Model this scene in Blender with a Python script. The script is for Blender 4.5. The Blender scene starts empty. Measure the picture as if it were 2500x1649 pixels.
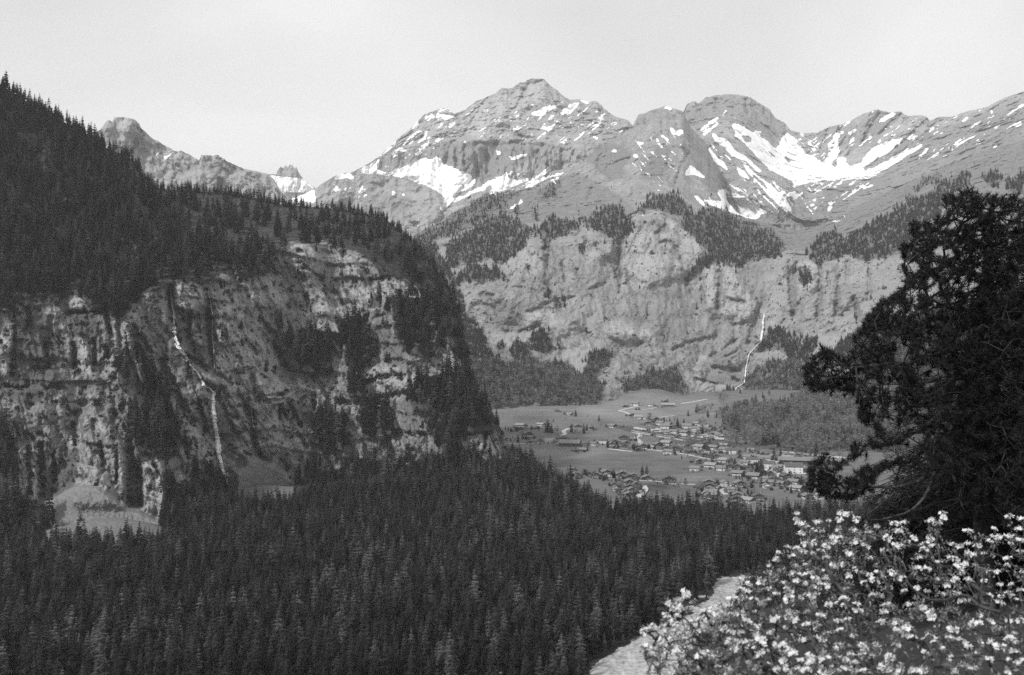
import bpy, math, random
import numpy as np

# ---------------------------------------------------------------- camera, sky, sun, exposure
scene = bpy.context.scene
COL = scene.collection
cam_d = bpy.data.cameras.new("camera")
cam = bpy.data.objects.new("camera", cam_d)
COL.objects.link(cam)
cam_d.lens = 36.0; cam_d.sensor_width = 36.0; cam_d.sensor_fit = 'HORIZONTAL'
cam_d.clip_start = 0.1; cam_d.clip_end = 40000
cam.location = (0, 0, 0); cam.rotation_euler = (math.radians(90), 0, 0)
cam_d.dof.use_dof = True; cam_d.dof.focus_distance = 900.0; cam_d.dof.aperture_fstop = 5.6
scene.camera = cam

SUN_AZ = math.radians(-136)      # direction the sun stands in, from +Y towards +X
SUN_EL = math.radians(40)
world = bpy.data.worlds.new("World"); scene.world = world; world.use_nodes = True
wt = world.node_tree; wt.nodes.clear()
def wn(t): return wt.nodes.new(t)
sky = wn('ShaderNodeTexSky'); sky.sky_type = 'NISHITA'; sky.sun_disc = False
sky.sun_elevation = SUN_EL; sky.sun_rotation = SUN_AZ; sky.dust_density = 6.0; sky.altitude = 1200
bw = wn('ShaderNodeRGBToBW'); wt.links.new(sky.outputs[0], bw.inputs[0])
mm = wn('ShaderNodeMath'); mm.operation = 'MULTIPLY'; mm.inputs[1].default_value = 0.22
wt.links.new(bw.outputs[0], mm.inputs[0])
tc = wn('ShaderNodeTexCoord'); mp = wn('ShaderNodeMapping'); mp.inputs['Scale'].default_value = (1, 1, 2.6)
wt.links.new(tc.outputs['Generated'], mp.inputs[0])
nz = wn('ShaderNodeTexNoise'); nz.inputs['Scale'].default_value = 1.7; nz.inputs['Detail'].default_value = 5
nz.inputs['Roughness'].default_value = 0.45; nz.inputs['Distortion'].default_value = 0.4
wt.links.new(mp.outputs[0], nz.inputs[0])
mr = wn('ShaderNodeMapRange'); mr.inputs[1].default_value = 0.3; mr.inputs[2].default_value = 0.7
mr.inputs[3].default_value = 6.0; mr.inputs[4].default_value = 10.0
wt.links.new(nz.outputs[0], mr.inputs[0])
ad = wn('ShaderNodeMath'); ad.operation = 'ADD'
wt.links.new(mm.outputs[0], ad.inputs[0]); wt.links.new(mr.outputs[0], ad.inputs[1])
bg = wn('ShaderNodeBackground'); bg.inputs['Strength'].default_value = 0.088
wt.links.new(ad.outputs[0], bg.inputs['Color'])
wo = wn('ShaderNodeOutputWorld'); wt.links.new(bg.outputs[0], wo.inputs[0])

sun_d = bpy.data.lights.new("sun", 'SUN'); sun_d.energy = 3.4; sun_d.angle = math.radians(5)
sun_d.color = (1, 1, 1)          # black and white photograph: every tone is neutral
sun = bpy.data.objects.new("sun", sun_d); COL.objects.link(sun)
sx, sy, sz = math.sin(SUN_AZ)*math.cos(SUN_EL), math.cos(SUN_AZ)*math.cos(SUN_EL), math.sin(SUN_EL)
from mathutils import Vector, Matrix
sun.rotation_euler = Vector((sx, sy, sz)).to_track_quat('Z', 'Y').to_euler()

scene.view_settings.view_transform = 'Standard'; scene.view_settings.look = 'None'
scene.view_settings.exposure = 0.0; scene.view_settings.gamma = 1.0
scene.render.engine = 'CYCLES'
scene.cycles.max_bounces = 5; scene.cycles.diffuse_bounces = 2; scene.cycles.glossy_bounces = 1
scene.cycles.transmission_bounces = 1; scene.cycles.volume_bounces = 1; scene.cycles.transparent_max_bounces = 4
scene.cycles.use_denoising = False
HAZE_DENSITY = 0.00004

# ---------------------------------------------------------------- numbers: the place in metres, camera at the origin
# valley floor at z = -185; the survey below is written as (u, v, Y): bearing, height angle and distance
F, CU, CV, FLOOR = 2500.0, 1250.0, 824.5, -185.0
rng = np.random.default_rng(7)
R = random.Random(11)

_perm = np.random.default_rng(3).permutation(256)
_perm = np.concatenate([_perm, _perm, _perm])
_g = np.random.default_rng(4).normal(size=(256, 3)); _g /= np.linalg.norm(_g, axis=1)[:, None]
def pnoise(p):
    p = np.asarray(p, dtype=np.float64)
    i = np.floor(p).astype(np.int64); f = p - i; i &= 255
    w = f*f*f*(f*(f*6-15)+10)
    out = np.zeros(len(p))
    for dx in (0, 1):
        for dy in (0, 1):
            for dz in (0, 1):
                h = _perm[_perm[_perm[i[:, 0]+dx] + i[:, 1]+dy] + i[:, 2]+dz]
                d = f - np.array([dx, dy, dz])
                g = (_g[h]*d).sum(1)
                ww = (w[:, 0] if dx else 1-w[:, 0])*(w[:, 1] if dy else 1-w[:, 1])*(w[:, 2] if dz else 1-w[:, 2])
                out += g*ww
    return out*1.5
def fbm(p, oct=5, gain=0.5, ridged=False, seed=0.0):
    p = np.asarray(p, dtype=np.float64) + seed*17.31
    a, s, out = 1.0, 0.0, 0.0
    for k in range(oct):
        n = pnoise(p)
        if ridged: n = 1 - 2*np.abs(n)
        out = out + a*n; s += a; a *= gain; p = p*2.03 + 5.7
    return out/s

# ---------------------------------------------------------------- survey frames: the crops the outlines were read in
FR = {'c1': (2.641, 1200, 950), 'c2': (2.613, 0, 150), 'c3': (2.24, 0, 650), 'c4': (2.09, 600, 550), 'c5': (2.377, 700, 150),
      'c6': (2.377, 1500, 200), 'c7': (2.161, 1100, 500), 'v2': (5.282, 1200, 970), 'v3': (4.754, 1550, 1020),
      'v4': (6.255, 1370, 1100), 'L': (1.9016, 0, 500), 'W': (1.845, 1100, 150), 'cp': (1.705, 1900, 430), 's': (1.0, 0, 0)}
def T(fr, *xy):
    s, ox, oy = FR[fr]
    a = np.array(xy, dtype=float).reshape(-1, 2)
    return np.stack([a[:, 0]/s+ox, a[:, 1]/s+oy], 1)

# maps of what covers the land (snow, wood, grass, scree, rock tone with some light and shade in it), by bearing and height angle
MS, MU0, MV0, MW, MH = 2.0, -300, 0, 1550, 860
def sstep(x, a, b):
    t = np.clip((x-a)/(b-a), 0, 1); return t*t*(3-2*t)
def new_map(): return np.zeros((MH, MW), np.float32)
def fill(m, poly, val=1.0, add=False):
    x = (poly[:, 0]-MU0)/MS; y = (poly[:, 1]-MV0)/MS
    y0, y1 = max(0, int(y.min())), min(MH-1, int(y.max())+1)
    x0, x1 = max(0, int(x.min())), min(MW-1, int(x.max())+1)
    if y1 < y0 or x1 < x0: return
    yy, xx = np.mgrid[y0:y1+1, x0:x1+1].astype(float)
    ins = np.zeros(yy.shape, bool)
    n = len(x)
    for k in range(n):
        xa, ya, xb, yb = x[k], y[k], x[(k+1) % n], y[(k+1) % n]
        if ya == yb: continue
        c = ((ya > yy) != (yb > yy)) & (xx < (xb-xa)*(yy-ya)/(yb-ya)+xa)
        ins ^= c
    sub = m[y0:y1+1, x0:x1+1]
    if add: sub[ins] += val
    else: sub[ins] = val
def blur(m, r):
    for ax in (0, 1):
        for _ in range(2):
            c = np.cumsum(np.pad(m, [(r+1, r) if a == ax else (0, 0) for a in (0, 1)], mode='edge'), axis=ax, dtype=np.float64)
            n = m.shape[ax]; k = 2*r+1
            m = (np.take(c, range(k, k+n), ax)-np.take(c, range(0, n), ax))/k
    return m.astype(np.float32)
def samp(m, u, v):
    x = np.clip((np.clip(u, 0, 2499)-MU0)/MS, 0, MW-1.01); y = np.clip((v-MV0)/MS, 0, MH-1.01)
    i = x.astype(int); j = y.astype(int); fx = x-i; fy = y-j
    return (m[j, i]*(1-fx)+m[j, i+1]*fx)*(1-fy)+(m[j+1, i]*(1-fx)+m[j+1, i+1]*fx)*fy
def polys(fr, text):
    out = []
    for line in text.strip().split(';'):
        nums = [float(a) for a in line.replace('\n', ' ').replace(',', ' ').split()]
        if len(nums) >= 6: out.append(T(fr, *nums))
    return out

# ---------------------------------------------------------------- helpers
def tag(o, label=None, cat=None, group=None, kind=None):
    if label: o['label'] = label
    if cat: o['category'] = cat
    if group: o['group'] = group
    if kind: o['kind'] = kind
    return o
def link(o, parent=None):
    COL.objects.link(o)
    if parent is not None: o.parent = parent
    return o
def empty(name, loc=(0, 0, 0), rz=0.0):
    o = bpy.data.objects.new(name, None); o.empty_display_size = 0.5
    o.location = loc; o.rotation_euler = (0, 0, rz); COL.objects.link(o); return o
def mesh_np(name, V, Fc, mat=None, smooth=True, attrs=None, matidx=None):
    """V (n,3); Fc (m,k) int array of k-gons, or list of such arrays"""
    if not isinstance(Fc, list): Fc = [Fc]
    Fc = [np.asarray(f, dtype=np.int32) for f in Fc if len(f)]
    me = bpy.data.meshes.new(name)
    V = np.asarray(V, dtype=np.float32)
    me.vertices.add(len(V)); me.vertices.foreach_set('co', V.ravel())
    nl = sum(f.size for f in Fc); nf = sum(len(f) for f in Fc)
    me.loops.add(nl); me.polygons.add(nf)
    me.loops.foreach_set('vertex_index', np.concatenate([f.ravel() for f in Fc]) if Fc else [])
    tot = np.concatenate([np.full(len(f), f.shape[1], np.int32) for f in Fc])
    st = np.concatenate([[0], np.cumsum(tot)[:-1]]).astype(np.int32)
    me.polygons.foreach_set('loop_start', st)
    if mat is not None:
        for m in (mat if isinstance(mat, (list, tuple)) else [mat]): me.materials.append(m)
    if matidx is not None: me.polygons.foreach_set('material_index', np.asarray(matidx, np.int32))
    me.update(calc_edges=True); me.validate()
    me.polygons.foreach_set('use_smooth', np.full(nf, smooth, bool))
    for k, a in (attrs or {}).items():
        at = me.attributes.new(k, 'FLOAT', 'POINT'); at.data.foreach_set('value', np.asarray(a, np.float32))
    return me
def obj(name, me, parent=None): return link(bpy.data.objects.new(name, me), parent)

class MB:
    """collects triangles and quads"""
    def __init__(s): s.v = []; s.t = []; s.q = []; s.n = 0
    def add(s, V, tris=None, quads=None):
        V = np.asarray(V, float)
        if tris is not None and len(tris): s.t.append(np.asarray(tris)+s.n)
        if quads is not None and len(quads): s.q.append(np.asarray(quads)+s.n)
        s.v.append(V); s.n += len(V)
    def box(s, c, d, rz=0.0):
        x, y, z = d[0]/2, d[1]/2, d[2]/2
        P = np.array([[a*x, b*y, e*z] for e in (-1, 1) for b in (-1, 1) for a in (-1, 1)])
        ca, sa = math.cos(rz), math.sin(rz)
        P = np.stack([P[:, 0]*ca-P[:, 1]*sa, P[:, 0]*sa+P[:, 1]*ca, P[:, 2]], 1)+np.array(c)
        s.add(P, quads=[[0, 2, 3, 1], [4, 5, 7, 6], [0, 1, 5, 4], [2, 6, 7, 3], [0, 4, 6, 2], [1, 3, 7, 5]])
    def tube(s, pts, rad, n=6):
        pts = np.asarray(pts, float); rad = np.broadcast_to(rad, (len(pts),))
        V = []; Q = []
        for i, p in enumerate(pts):
            d = pts[min(i+1, len(pts)-1)]-pts[max(i-1, 0)]; d = d/(np.linalg.norm(d)+1e-9)
            a = np.cross(d, [0.13, 0.31, 0.94] if abs(d[2]) < 0.9 else [1, 0, 0]); a /= np.linalg.norm(a); b = np.cross(d, a)
            for k in range(n):
                t = 2*math.pi*k/n; V.append(p+rad[i]*(a*math.cos(t)+b*math.sin(t)))
            if i:
                o = (i-1)*n
                Q += [[o+k, o+(k+1) % n, o+n+(k+1) % n, o+n+k] for k in range(n)]
        s.add(V, quads=Q)
    def mesh(s, name, mat, smooth=False):
        V = np.concatenate(s.v); fs = []
        if s.t: fs.append(np.concatenate(s.t))
        if s.q: fs.append(np.concatenate(s.q))
        return mesh_np(name, V, fs, mat, smooth)

# ---------------------------------------------------------------- materials (all neutral greys: the photograph is black and white)
def mat_new(name, rough=0.9, spec=0.2):
    m = bpy.data.materials.new(name); m.use_nodes = True
    nt = m.node_tree; b = nt.nodes['Principled BSDF']
    b.inputs['Roughness'].default_value = rough; b.inputs['Specular IOR Level'].default_value = spec
    return m, nt, b
class NG:
    def __init__(s, nt): s.nt = nt
    def n(s, t, **kw):
        x = s.nt.nodes.new(t)
        for k, v in kw.items():
            if k.startswith('i_'): x.inputs[int(k[2:]) if k[2:].isdigit() else k[2:].replace('_', ' ')].default_value = v
            else: setattr(x, k, v)
        return x
    def l(s, a, b): s.nt.links.new(a, b)
    def math(s, op, a, b=None, clamp=False):
        x = s.n('ShaderNodeMath', operation=op, use_clamp=clamp)
        for k, v in enumerate((a, b)):
            if v is None: continue
            if isinstance(v, (int, float)): x.inputs[k].default_value = v
            else: s.l(v, x.inputs[k])
        return x.outputs[0]
    def rng(s, v, a, b, c=0.0, d=1.0, smooth=True):
        x = s.n('ShaderNodeMapRange', interpolation_type='SMOOTHSTEP' if smooth else 'LINEAR')
        s.l(v, x.inputs[0])
        for k, q in zip((1, 2, 3, 4), (a, b, c, d)):
            if isinstance(q, (int, float)): x.inputs[k].default_value = q
            else: s.l(q, x.inputs[k])
        return x.outputs[0]
    def mix(s, f, a, b):
        x = s.n('ShaderNodeMix', data_type='FLOAT')
        for k, v in ((0, f), (2, a), (3, b)):
            if isinstance(v, (int, float)): x.inputs[k].default_value = v
            else: s.l(v, x.inputs[k])
        return x.outputs[0]
    def noise(s, vec, scale, detail=4, rough=0.55, dist=0.0):
        x = s.n('ShaderNodeTexNoise'); s.l(vec, x.inputs['Vector'])
        x.inputs['Scale'].default_value = scale; x.inputs['Detail'].default_value = detail
        x.inputs['Roughness'].default_value = rough; x.inputs['Distortion'].default_value = dist
        return x.outputs[0]
    def map(s, vec, scale=(1, 1, 1), rot=(0, 0, 0)):
        x = s.n('ShaderNodeMapping'); s.l(vec, x.inputs[0]); x.inputs['Scale'].default_value = scale; x.inputs['Rotation'].default_value = rot
        return x.outputs[0]
    def attr(s, name): return s.n('ShaderNodeAttribute', attribute_name=name).outputs['Fac']

def simple(name, val, var=0.25, scale=8.0, rough=0.85, spec=0.2, rand=0.0, bump=0.0, detail=4):
    m, nt, b = mat_new(name, rough, spec); g = NG(nt)
    co = g.n('ShaderNodeTexCoord').outputs['Object']
    n = g.noise(co, scale, detail)
    c = g.rng(n, 0.3, 0.7, val*(1-var), val*(1+var))
    if rand:
        r = g.n('ShaderNodeObjectInfo').outputs['Random']
        c = g.math('MULTIPLY', c, g.rng(r, 0, 1, 1-rand, 1+rand, False))
    g.l(c, b.inputs['Base Color'])
    if bump:
        bp = g.n('ShaderNodeBump', i_Strength=bump); bp.inputs['Distance'].default_value = 0.05
        g.l(n, bp.inputs['Height']); g.l(bp.outputs[0], b.inputs['Normal'])
    return m

def terrain_mat(name, s, rock=(0.10, 0.34), grass=(0.10, 0.16), floor=0.035, scree=(0.26, 0.36), veg=0.06, bump=0.8,
                strata=0.5, cracks=0.7, tilt=(0.25, 0.1, 0), streak=0.5, snow=0.86, lean=0.0, tk=0.2, vegs=3.2):
    """s = size in metres of the main rock features; cover from the attributes snow, wood, grass, scree, tone, bushes"""
    m, nt, b = mat_new(name, 0.95, 0.1); g = NG(nt)
    pos = g.n('ShaderNodeNewGeometry').outputs['Position']
    big = g.noise(pos, 1/s, 7, 0.62, 0.4)
    fine = g.noise(pos, 6/s, 5, 0.65)
    strk = g.noise(g.map(g.map(pos, (1, 1, 1), (0, lean, 0)), (3.0, 3.0, 0.35)), 1/s, 6, 0.62, 0.15)
    strt = g.noise(g.map(pos, (0.25, 0.25, 3.2), tilt), 1/s, 5, 0.62, 0.25)
    v = g.math('ADD', g.math('MULTIPLY', big, 0.45), g.math('MULTIPLY', fine, 0.55))
    v = g.math('ADD', v, g.math('MULTIPLY', g.math('SUBTRACT', strk, 0.5), streak))
    v = g.math('ADD', v, g.math('MULTIPLY', g.math('SUBTRACT', strt, 0.5), strata))
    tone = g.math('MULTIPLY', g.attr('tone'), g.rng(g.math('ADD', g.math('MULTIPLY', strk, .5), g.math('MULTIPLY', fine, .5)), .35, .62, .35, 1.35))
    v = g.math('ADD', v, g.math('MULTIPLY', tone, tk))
    c = g.rng(v, 0.28, 0.76, rock[0], rock[1])
    # dark joints and overhangs of the strata
    cr = g.rng(g.math('ABSOLUTE', g.math('SUBTRACT', strt, 0.5)), 0.0, 0.018, 1-cracks, 1.0)
    cr2 = g.rng(g.math('ABSOLUTE', g.math('SUBTRACT', g.noise(g.map(pos, (1.6, 1.6, 0.6)), 2.2/s, 4, 0.6), 0.5)), 0.0, 0.02, 1-cracks*0.8, 1.0)
    c = g.math('MULTIPLY', c, g.math('MULTIPLY', cr, cr2))
    # tufts of plants on the ledges
    vg = g.noise(pos, vegs/s, 5, 0.75)
    vf = g.rng(g.math('ADD', vg, g.math('MULTIPLY', g.math('SUBTRACT', g.attr('bushes'), 0.5), 0.26)), 0.55, 0.61)
    c = g.mix(vf, c, veg)
    def layer(c, at, val, amp=0.5, nz=fine, soft=0.1):
        f = g.rng(g.math('ADD', g.attr(at), g.math('MULTIPLY', g.math('SUBTRACT', nz, 0.5), amp)), 0.5-soft, 0.5+soft)
        return g.mix(f, c, val), f
    gm = g.noise(pos, 2.0/s, 6, 0.7)
    gcol = g.rng(gm, 0.3, 0.7, grass[0], grass[1])
    c, f1 = layer(c, 'grass', gcol, 0.9, fine, 0.18)
    scol = g.rng(g.noise(pos, 14/s, 4, 0.7), 0.25, 0.75, scree[0], scree[1])
    c, f2 = layer(c, 'scree', scol, 0.6)
    fcol = g.rng(fine, 0.3, 0.7, floor*0.5, floor*1.7)
    c, f3 = layer(c, 'wood', fcol, 1.1)
    c, f4 = layer(c, 'snow', snow, 0.35, g.noise(g.map(pos, (1, 1, 0.6)), 9/s, 4, 0.7), 0.12)
    g.l(c, b.inputs['Base Color'])
    hgt = g.math('ADD', g.math('ADD', g.math('MULTIPLY', big, 0.6), g.math('MULTIPLY', fine, 0.35)), g.math('MULTIPLY', strt, strata*0.4))
    hgt = g.math('MULTIPLY', hgt, g.mix(f4, 1.0, 0.15))
    bp = g.n('ShaderNodeBump'); bp.inputs['Strength'].default_value = bump; bp.inputs['Distance'].default_value = s*0.22
    g.l(hgt, bp.inputs['Height']); g.l(bp.outputs[0], b.inputs['Normal'])
    return m
# ---------------------------------------------------------------- cover of the land
SNOW = new_map(); WOOD = new_map(); GRASS = new_map(); SCREE = new_map(); TONE = new_map(); BUSH = new_map()+0.45
for p in polys('c5', """410 650 450 610 560 560 520 600 530 630 590 650 700 600 800 560 830 570 870 550 900 570 905 600 940 600 960 610 1010 640 1030 660
 1070 645 1080 680 1100 680 1100 700 1050 740 980 780 960 810 930 850 910 880 880 850 915 820 905 780 880 760 800 720 700 690 620 665 520 655 430 650;
 1100 740 1160 700 1250 660 1280 640 1285 680 1340 690 1400 670 1405 690 1330 720 1240 760 1180 755 1210 730 1120 755 1020 800 960 830 990 790;
 1330 755 1400 700 1480 670 1560 650 1620 635 1600 655 1500 690 1420 730; 1490 710 1560 680 1620 660 1600 675 1540 700;
 1410 300 1450 290 1500 260 1590 240 1570 265 1500 305 1470 325 1430 315; 1580 300 1640 250 1700 235 1690 265 1640 310 1600 310;
 1500 340 1540 310 1560 310 1540 340; 1465 390 1500 375 1550 378 1540 390 1500 400; 1690 215 1750 230 1750 250 1720 245;
 1780 280 1830 295 1830 305 1790 295; 870 290 900 270 980 300 975 320 920 350 900 330 880 345 860 320; 800 320 850 300 860 330 820 350 810 345;
 740 480 790 440 800 400 790 390 800 385 820 420 810 450 770 475; 640 505 670 500 700 515 700 525 660 525; 1010 460 1045 465 1040 475 1015 470;
 1095 275 1110 250 1112 260 1102 275; 1150 460 1165 425 1185 415 1170 445; 1310 385 1330 380 1335 405 1320 410; 1330 435 1380 448 1375 457;
 1198 490 1205 510 1240 520 1250 545 1220 545 1213 525; 1285 535 1310 563 1350 538 1395 536 1395 546 1340 568 1300 575; 1240 263 1265 263 1260 277;
 690 455 730 418 742 430 700 468; 1410 422 1440 424 1420 437; 1510 468 1540 470 1530 484; 1570 463 1620 470 1610 480; 1570 413 1590 425 1570 433;
 1765 433 1810 440 1810 462 1780 447; 1860 382 1900 383 1898 391; 2030 473 2085 468 2060 490; 2000 543 2035 533 2040 572 2020 557; 1883 520 1910 505 1922 527 1890 533;
 265 680 300 650 370 645 405 690 330 680 280 690; 290 715 305 740 335 745 280 757 262 742; 605 748 640 760 620 792 608 770; 650 775 680 763 707 787;
 430 800 450 768 477 775; 750 933 760 938 767 962 753 962; 930 380 960 350 1000 345 975 362 950 395; 1290 850 1360 810 1370 800 1350 830 1300 862;
 1355 800 1368 797 1366 830 1350 830; 1700 300 1720 290 1722 305; 600 490 640 460 630 485; 720 395 760 350 770 360 740 395; 1860 540 1900 590 1910 610 1880 575; 1640 650 1670 640 1660 655"""): fill(SNOW, p)
for p in polys('c6', """680 240 740 250 800 290 870 280 840 310 900 350 930 360 970 330 1000 290 1040 320 1060 360 1090 400 1140 420 1200 460 1215 480 1240 420 1240 370
 1270 310 1290 290 1310 310 1300 350 1310 400 1280 460 1330 430 1350 440 1340 470 1380 490 1440 440 1500 380 1600 340 1680 320 1660 350 1600 400 1540 440
 1470 480 1430 510 1500 500 1600 450 1700 400 1790 360 1780 385 1700 430 1620 480 1540 530 1500 560 1400 565 1300 575 1200 570 1120 590 1060 610 1000 640
 960 670 940 650 1040 600 1030 580 900 510 840 450 760 370 700 320 690 280;
 495 270 540 240 600 200 610 210 560 250 500 290; 500 300 600 235 610 240 520 320; 530 370 560 390 600 440 640 470 665 530 640 510 590 470 560 420;
 600 320 650 330 700 400 760 430 860 520 840 530 760 460 700 440 670 430 640 380 600 340; 700 460 720 500 760 520 800 580 760 560 720 540;
 740 470 800 520 900 590 1000 690 1030 740 1030 780 960 720 880 650 820 580 760 510; 630 225 690 245 740 275 700 265; 650 150 658 165 632 202 622 197;
 690 197 712 220 702 227; 440 480 460 490 500 530 535 560 500 555 450 540 410 550 410 525;
 590 620 640 625 740 660 850 710 840 730 900 760 850 770 830 800 760 790 700 770 640 740 560 720 510 680 600 690 620 690; 450 650 480 660 520 700 520 740 490 700;
 640 565 700 610 770 640 700 625 650 590; 800 620 870 660 850 667; 970 680 1000 650 1060 630 1050 660 1120 625 1080 660 1020 710 1040 680 1030 660;
 1140 708 1200 703 1130 732; 1120 738 1150 748 1150 767; 1230 740 1250 720 1240 700 1300 678 1260 700 1262 730 1240 762; 1250 812 1350 788 1300 817; 1310 783 1340 778 1345 790;
 1340 370 1390 320 1400 340 1350 370; 1350 300 1400 270 1420 270 1370 310; 1310 280 1340 290 1320 310; 1460 210 1500 170 1515 170 1475 205;
 1520 245 1560 200 1640 175 1640 185 1570 230; 1270 280 1350 230 1390 215 1330 260; 1470 335 1490 308 1502 315 1480 347; 1520 360 1550 320 1545 350;
 1808 260 1830 228 1828 250; 1820 297 1830 268 1862 265 1850 285; 1900 280 1930 248 1942 255; 2010 230 2050 198 2062 205 2030 234; 2060 272 2090 243 2084 265;
 2178 188 2190 163 2203 170 2190 194; 2310 257 2360 220 2367 250 2330 262; 2190 380 2260 345 2240 365 2200 390; 1830 435 1870 410 1895 415 1850 440;
 1900 442 1930 418 1932 437; 1760 430 1840 360 1820 400 1780 440; 1938 402 1977 373 1960 402; 2300 172 2377 123 2377 140 2310 177; 2340 112 2377 73 2377 92;
 1460 612 1512 588 1500 607 1470 622; 1340 602 1400 578 1380 602; 315 280 340 270 350 290 400 275 400 300 370 315 330 300; 288 335 310 340 312 360;
 123 350 182 351 160 370; 58 340 90 343 80 350; 275 152 310 133 352 165 320 167; 98 425 137 418 130 447; 235 600 250 622 277 628 250 640; 1250 640 1300 620 1290 636;
 1150 590 1230 580 1200 600; 1280 600 1330 575 1320 598; 560 290 590 300 620 360 590 350; 1110 340 1140 350 1180 400 1190 440 1150 400; 930 220 945 240 940 262;
 1400 250 1440 230 1420 250; 1560 380 1620 340 1600 370; 1680 400 1740 370 1700 400; 1600 440 1660 420 1640 440; 540 330 580 340 575 350; 770 330 800 345 790 352"""): fill(SNOW, p)
for p in polys('c6', """730 310 790 320 795 350 760 350; 620 400 660 410 700 450 660 450; 780 520 860 580 900 640 850 600; 960 620 1010 600 1040 620 1000 640;
 1260 480 1290 440 1292 500; 880 330 960 350 980 330 930 390; 1160 420 1180 380 1200 440 1190 460; 640 330 760 360 740 380 680 360; 940 400 1020 460 1010 470;
 1000 380 1012 410 1002 420; 870 380 950 440 940 445; 1380 480 1450 440 1430 470"""): fill(SNOW, p, 0.0)
for p in polys('c5', "960 780 1020 710 1037 715 980 790; 880 780 900 785 905 810 885 840; 1130 740 1200 715 1180 740; 690 620 740 590 735 605"): fill(SNOW, p, 0.0)
# snow field below the rock tower
fill(SNOW, T('c2', 1612, 690, 1700, 722, 1760, 728, 1930, 745, 1960, 770, 2000, 800, 2020, 900, 1850, 900, 1790, 825, 1745, 750, 1700, 726, 1640, 705))
for p in polys('c2', "945 560 975 545 970 560; 965 600 1025 590 1020 600; 1015 630 1050 605 1080 590 1090 600 1060 620 1030 650; 1030 545 1050 540 1045 552; 1260 625 1278 615 1280 632; 1390 600 1420 610 1440 640 1410 625; 1235 720 1260 700 1258 712"): fill(SNOW, p)

# woods on the far wall and its alps
for p in polys('c5', """770 990 860 950 950 890 1040 840 1130 790 1180 765 1400 745 1340 780 1290 810 1270 860 1190 880 1050 960 950 1010 900 1040 830 1050 700 1188;
 1250 900 1300 910 1390 940 1400 1010 1380 1080 1300 1150 1250 1188 1200 1160 1160 1120 1100 1120 980 1180 920 1120 960 1060 1050 1000 1200 910;
 1490 780 1550 700 1600 680 1580 740 1540 800 1500 840; 1310 850 1350 850 1345 885 1310 885; 1420 880 1460 870 1460 925 1430 925; 1530 870 1560 860 1552 930 1530 930;
 1450 740 1500 730 1500 770 1450 785"""): fill(WOOD, p)
for p in polys('c7', """0 190 100 170 220 60 380 90 410 120 390 200 310 290 320 330 300 300 200 280 130 300 0 320 0 400; 50 340 120 320 290 360 300 400 60 415 20 400;
 400 110 470 130 540 70 680 90 690 130 620 150 540 180 520 260 490 240 480 150 410 180; 700 90 760 50 840 0 910 0 920 60 960 100 930 180 890 220 840 170 760 130 710 110;
 1000 60 980 30 1010 0 1040 -30 1100 -60 1180 -60 1250 0 1270 60 1200 60 1100 30 1040 40;
 1200 100 1280 60 1320 20 1400 10 1500 60 1600 110 1700 130 1760 200 1780 240 1700 280 1600 300 1480 330 1420 300 1350 340 1290 380 1240 420 1210 400 1300 320 1360 250 1300 180;
 1880 290 1900 210 1990 140 2070 170 2090 200 2130 150 2200 110 2300 60 2377 20 2377 250 2300 280 2200 300 2140 290 2080 240 2040 290 1990 290 1950 350 1920 300;
 40 520 90 600 130 620 170 700 210 780 280 850 400 850 600 830 680 900 720 880 800 940 800 1060 700 1070 300 1070 200 1090 60 1090 40 850;
 430 680 480 640 540 740 500 780 440 760; 240 720 280 710 290 790 250 790; 330 720 370 720 370 800 320 820; 380 740 410 710 440 790 420 830 380 830;
 700 880 720 800 780 760 860 780 830 860 760 900; 900 990 940 920 1060 880 1160 870 1200 900 1240 980 1180 1000 1100 970 1000 980;
 540 790 580 720 600 730 590 770 560 800; 1600 880 1700 820 1780 880 1840 880 1900 860 2000 900 2100 950 2200 1000 2200 1080 1560 1050 1540 960;
 1660 680 1720 650 1800 690 1860 740 1900 800 1880 880 1800 870 1780 800 1720 760 1640 780 1600 790; 1870 720 1920 690 1950 740 1900 790;
 2040 740 2150 670 2400 600 3700 300 3700 1080 2200 1080 2100 860 2000 830; 1840 340 1880 320 1910 400 1870 440 1840 410; 1430 1050 1430 990 1512 990 1516 1050;
 870 320 900 330 900 400 880 390; 500 380 530 400 520 500 505 490; 550 540 600 440 600 470 580 580; 690 150 720 160 700 300 690 260"""): fill(WOOD, p)
for p in polys('c6', """1720 620 1800 560 1900 520 1900 560 1800 610 1730 640; 1350 930 1500 820 1650 720 1830 650 1900 580 2080 530 2050 600 2000 640 1900 700 1900 800 1750 850
 1720 900 1700 980 1600 1000 1500 980 1400 1000 1340 1000; 2120 560 2200 500 2250 560 2200 620; 2260 600 2340 560 2377 400 2377 660 2280 640; 1680 680 1720 640 1740 660 1690 690;
 1355 845 1430 795 1435 810 1360 858; 1470 775 1510 750 1512 775 1475 785; 1510 660 1560 630 1565 640 1515 670; 1600 620 1640 600 1645 612 1600 630; 1990 530 2020 515 2050 500 2050 515 2000 545"""): fill(WOOD, p)
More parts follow.
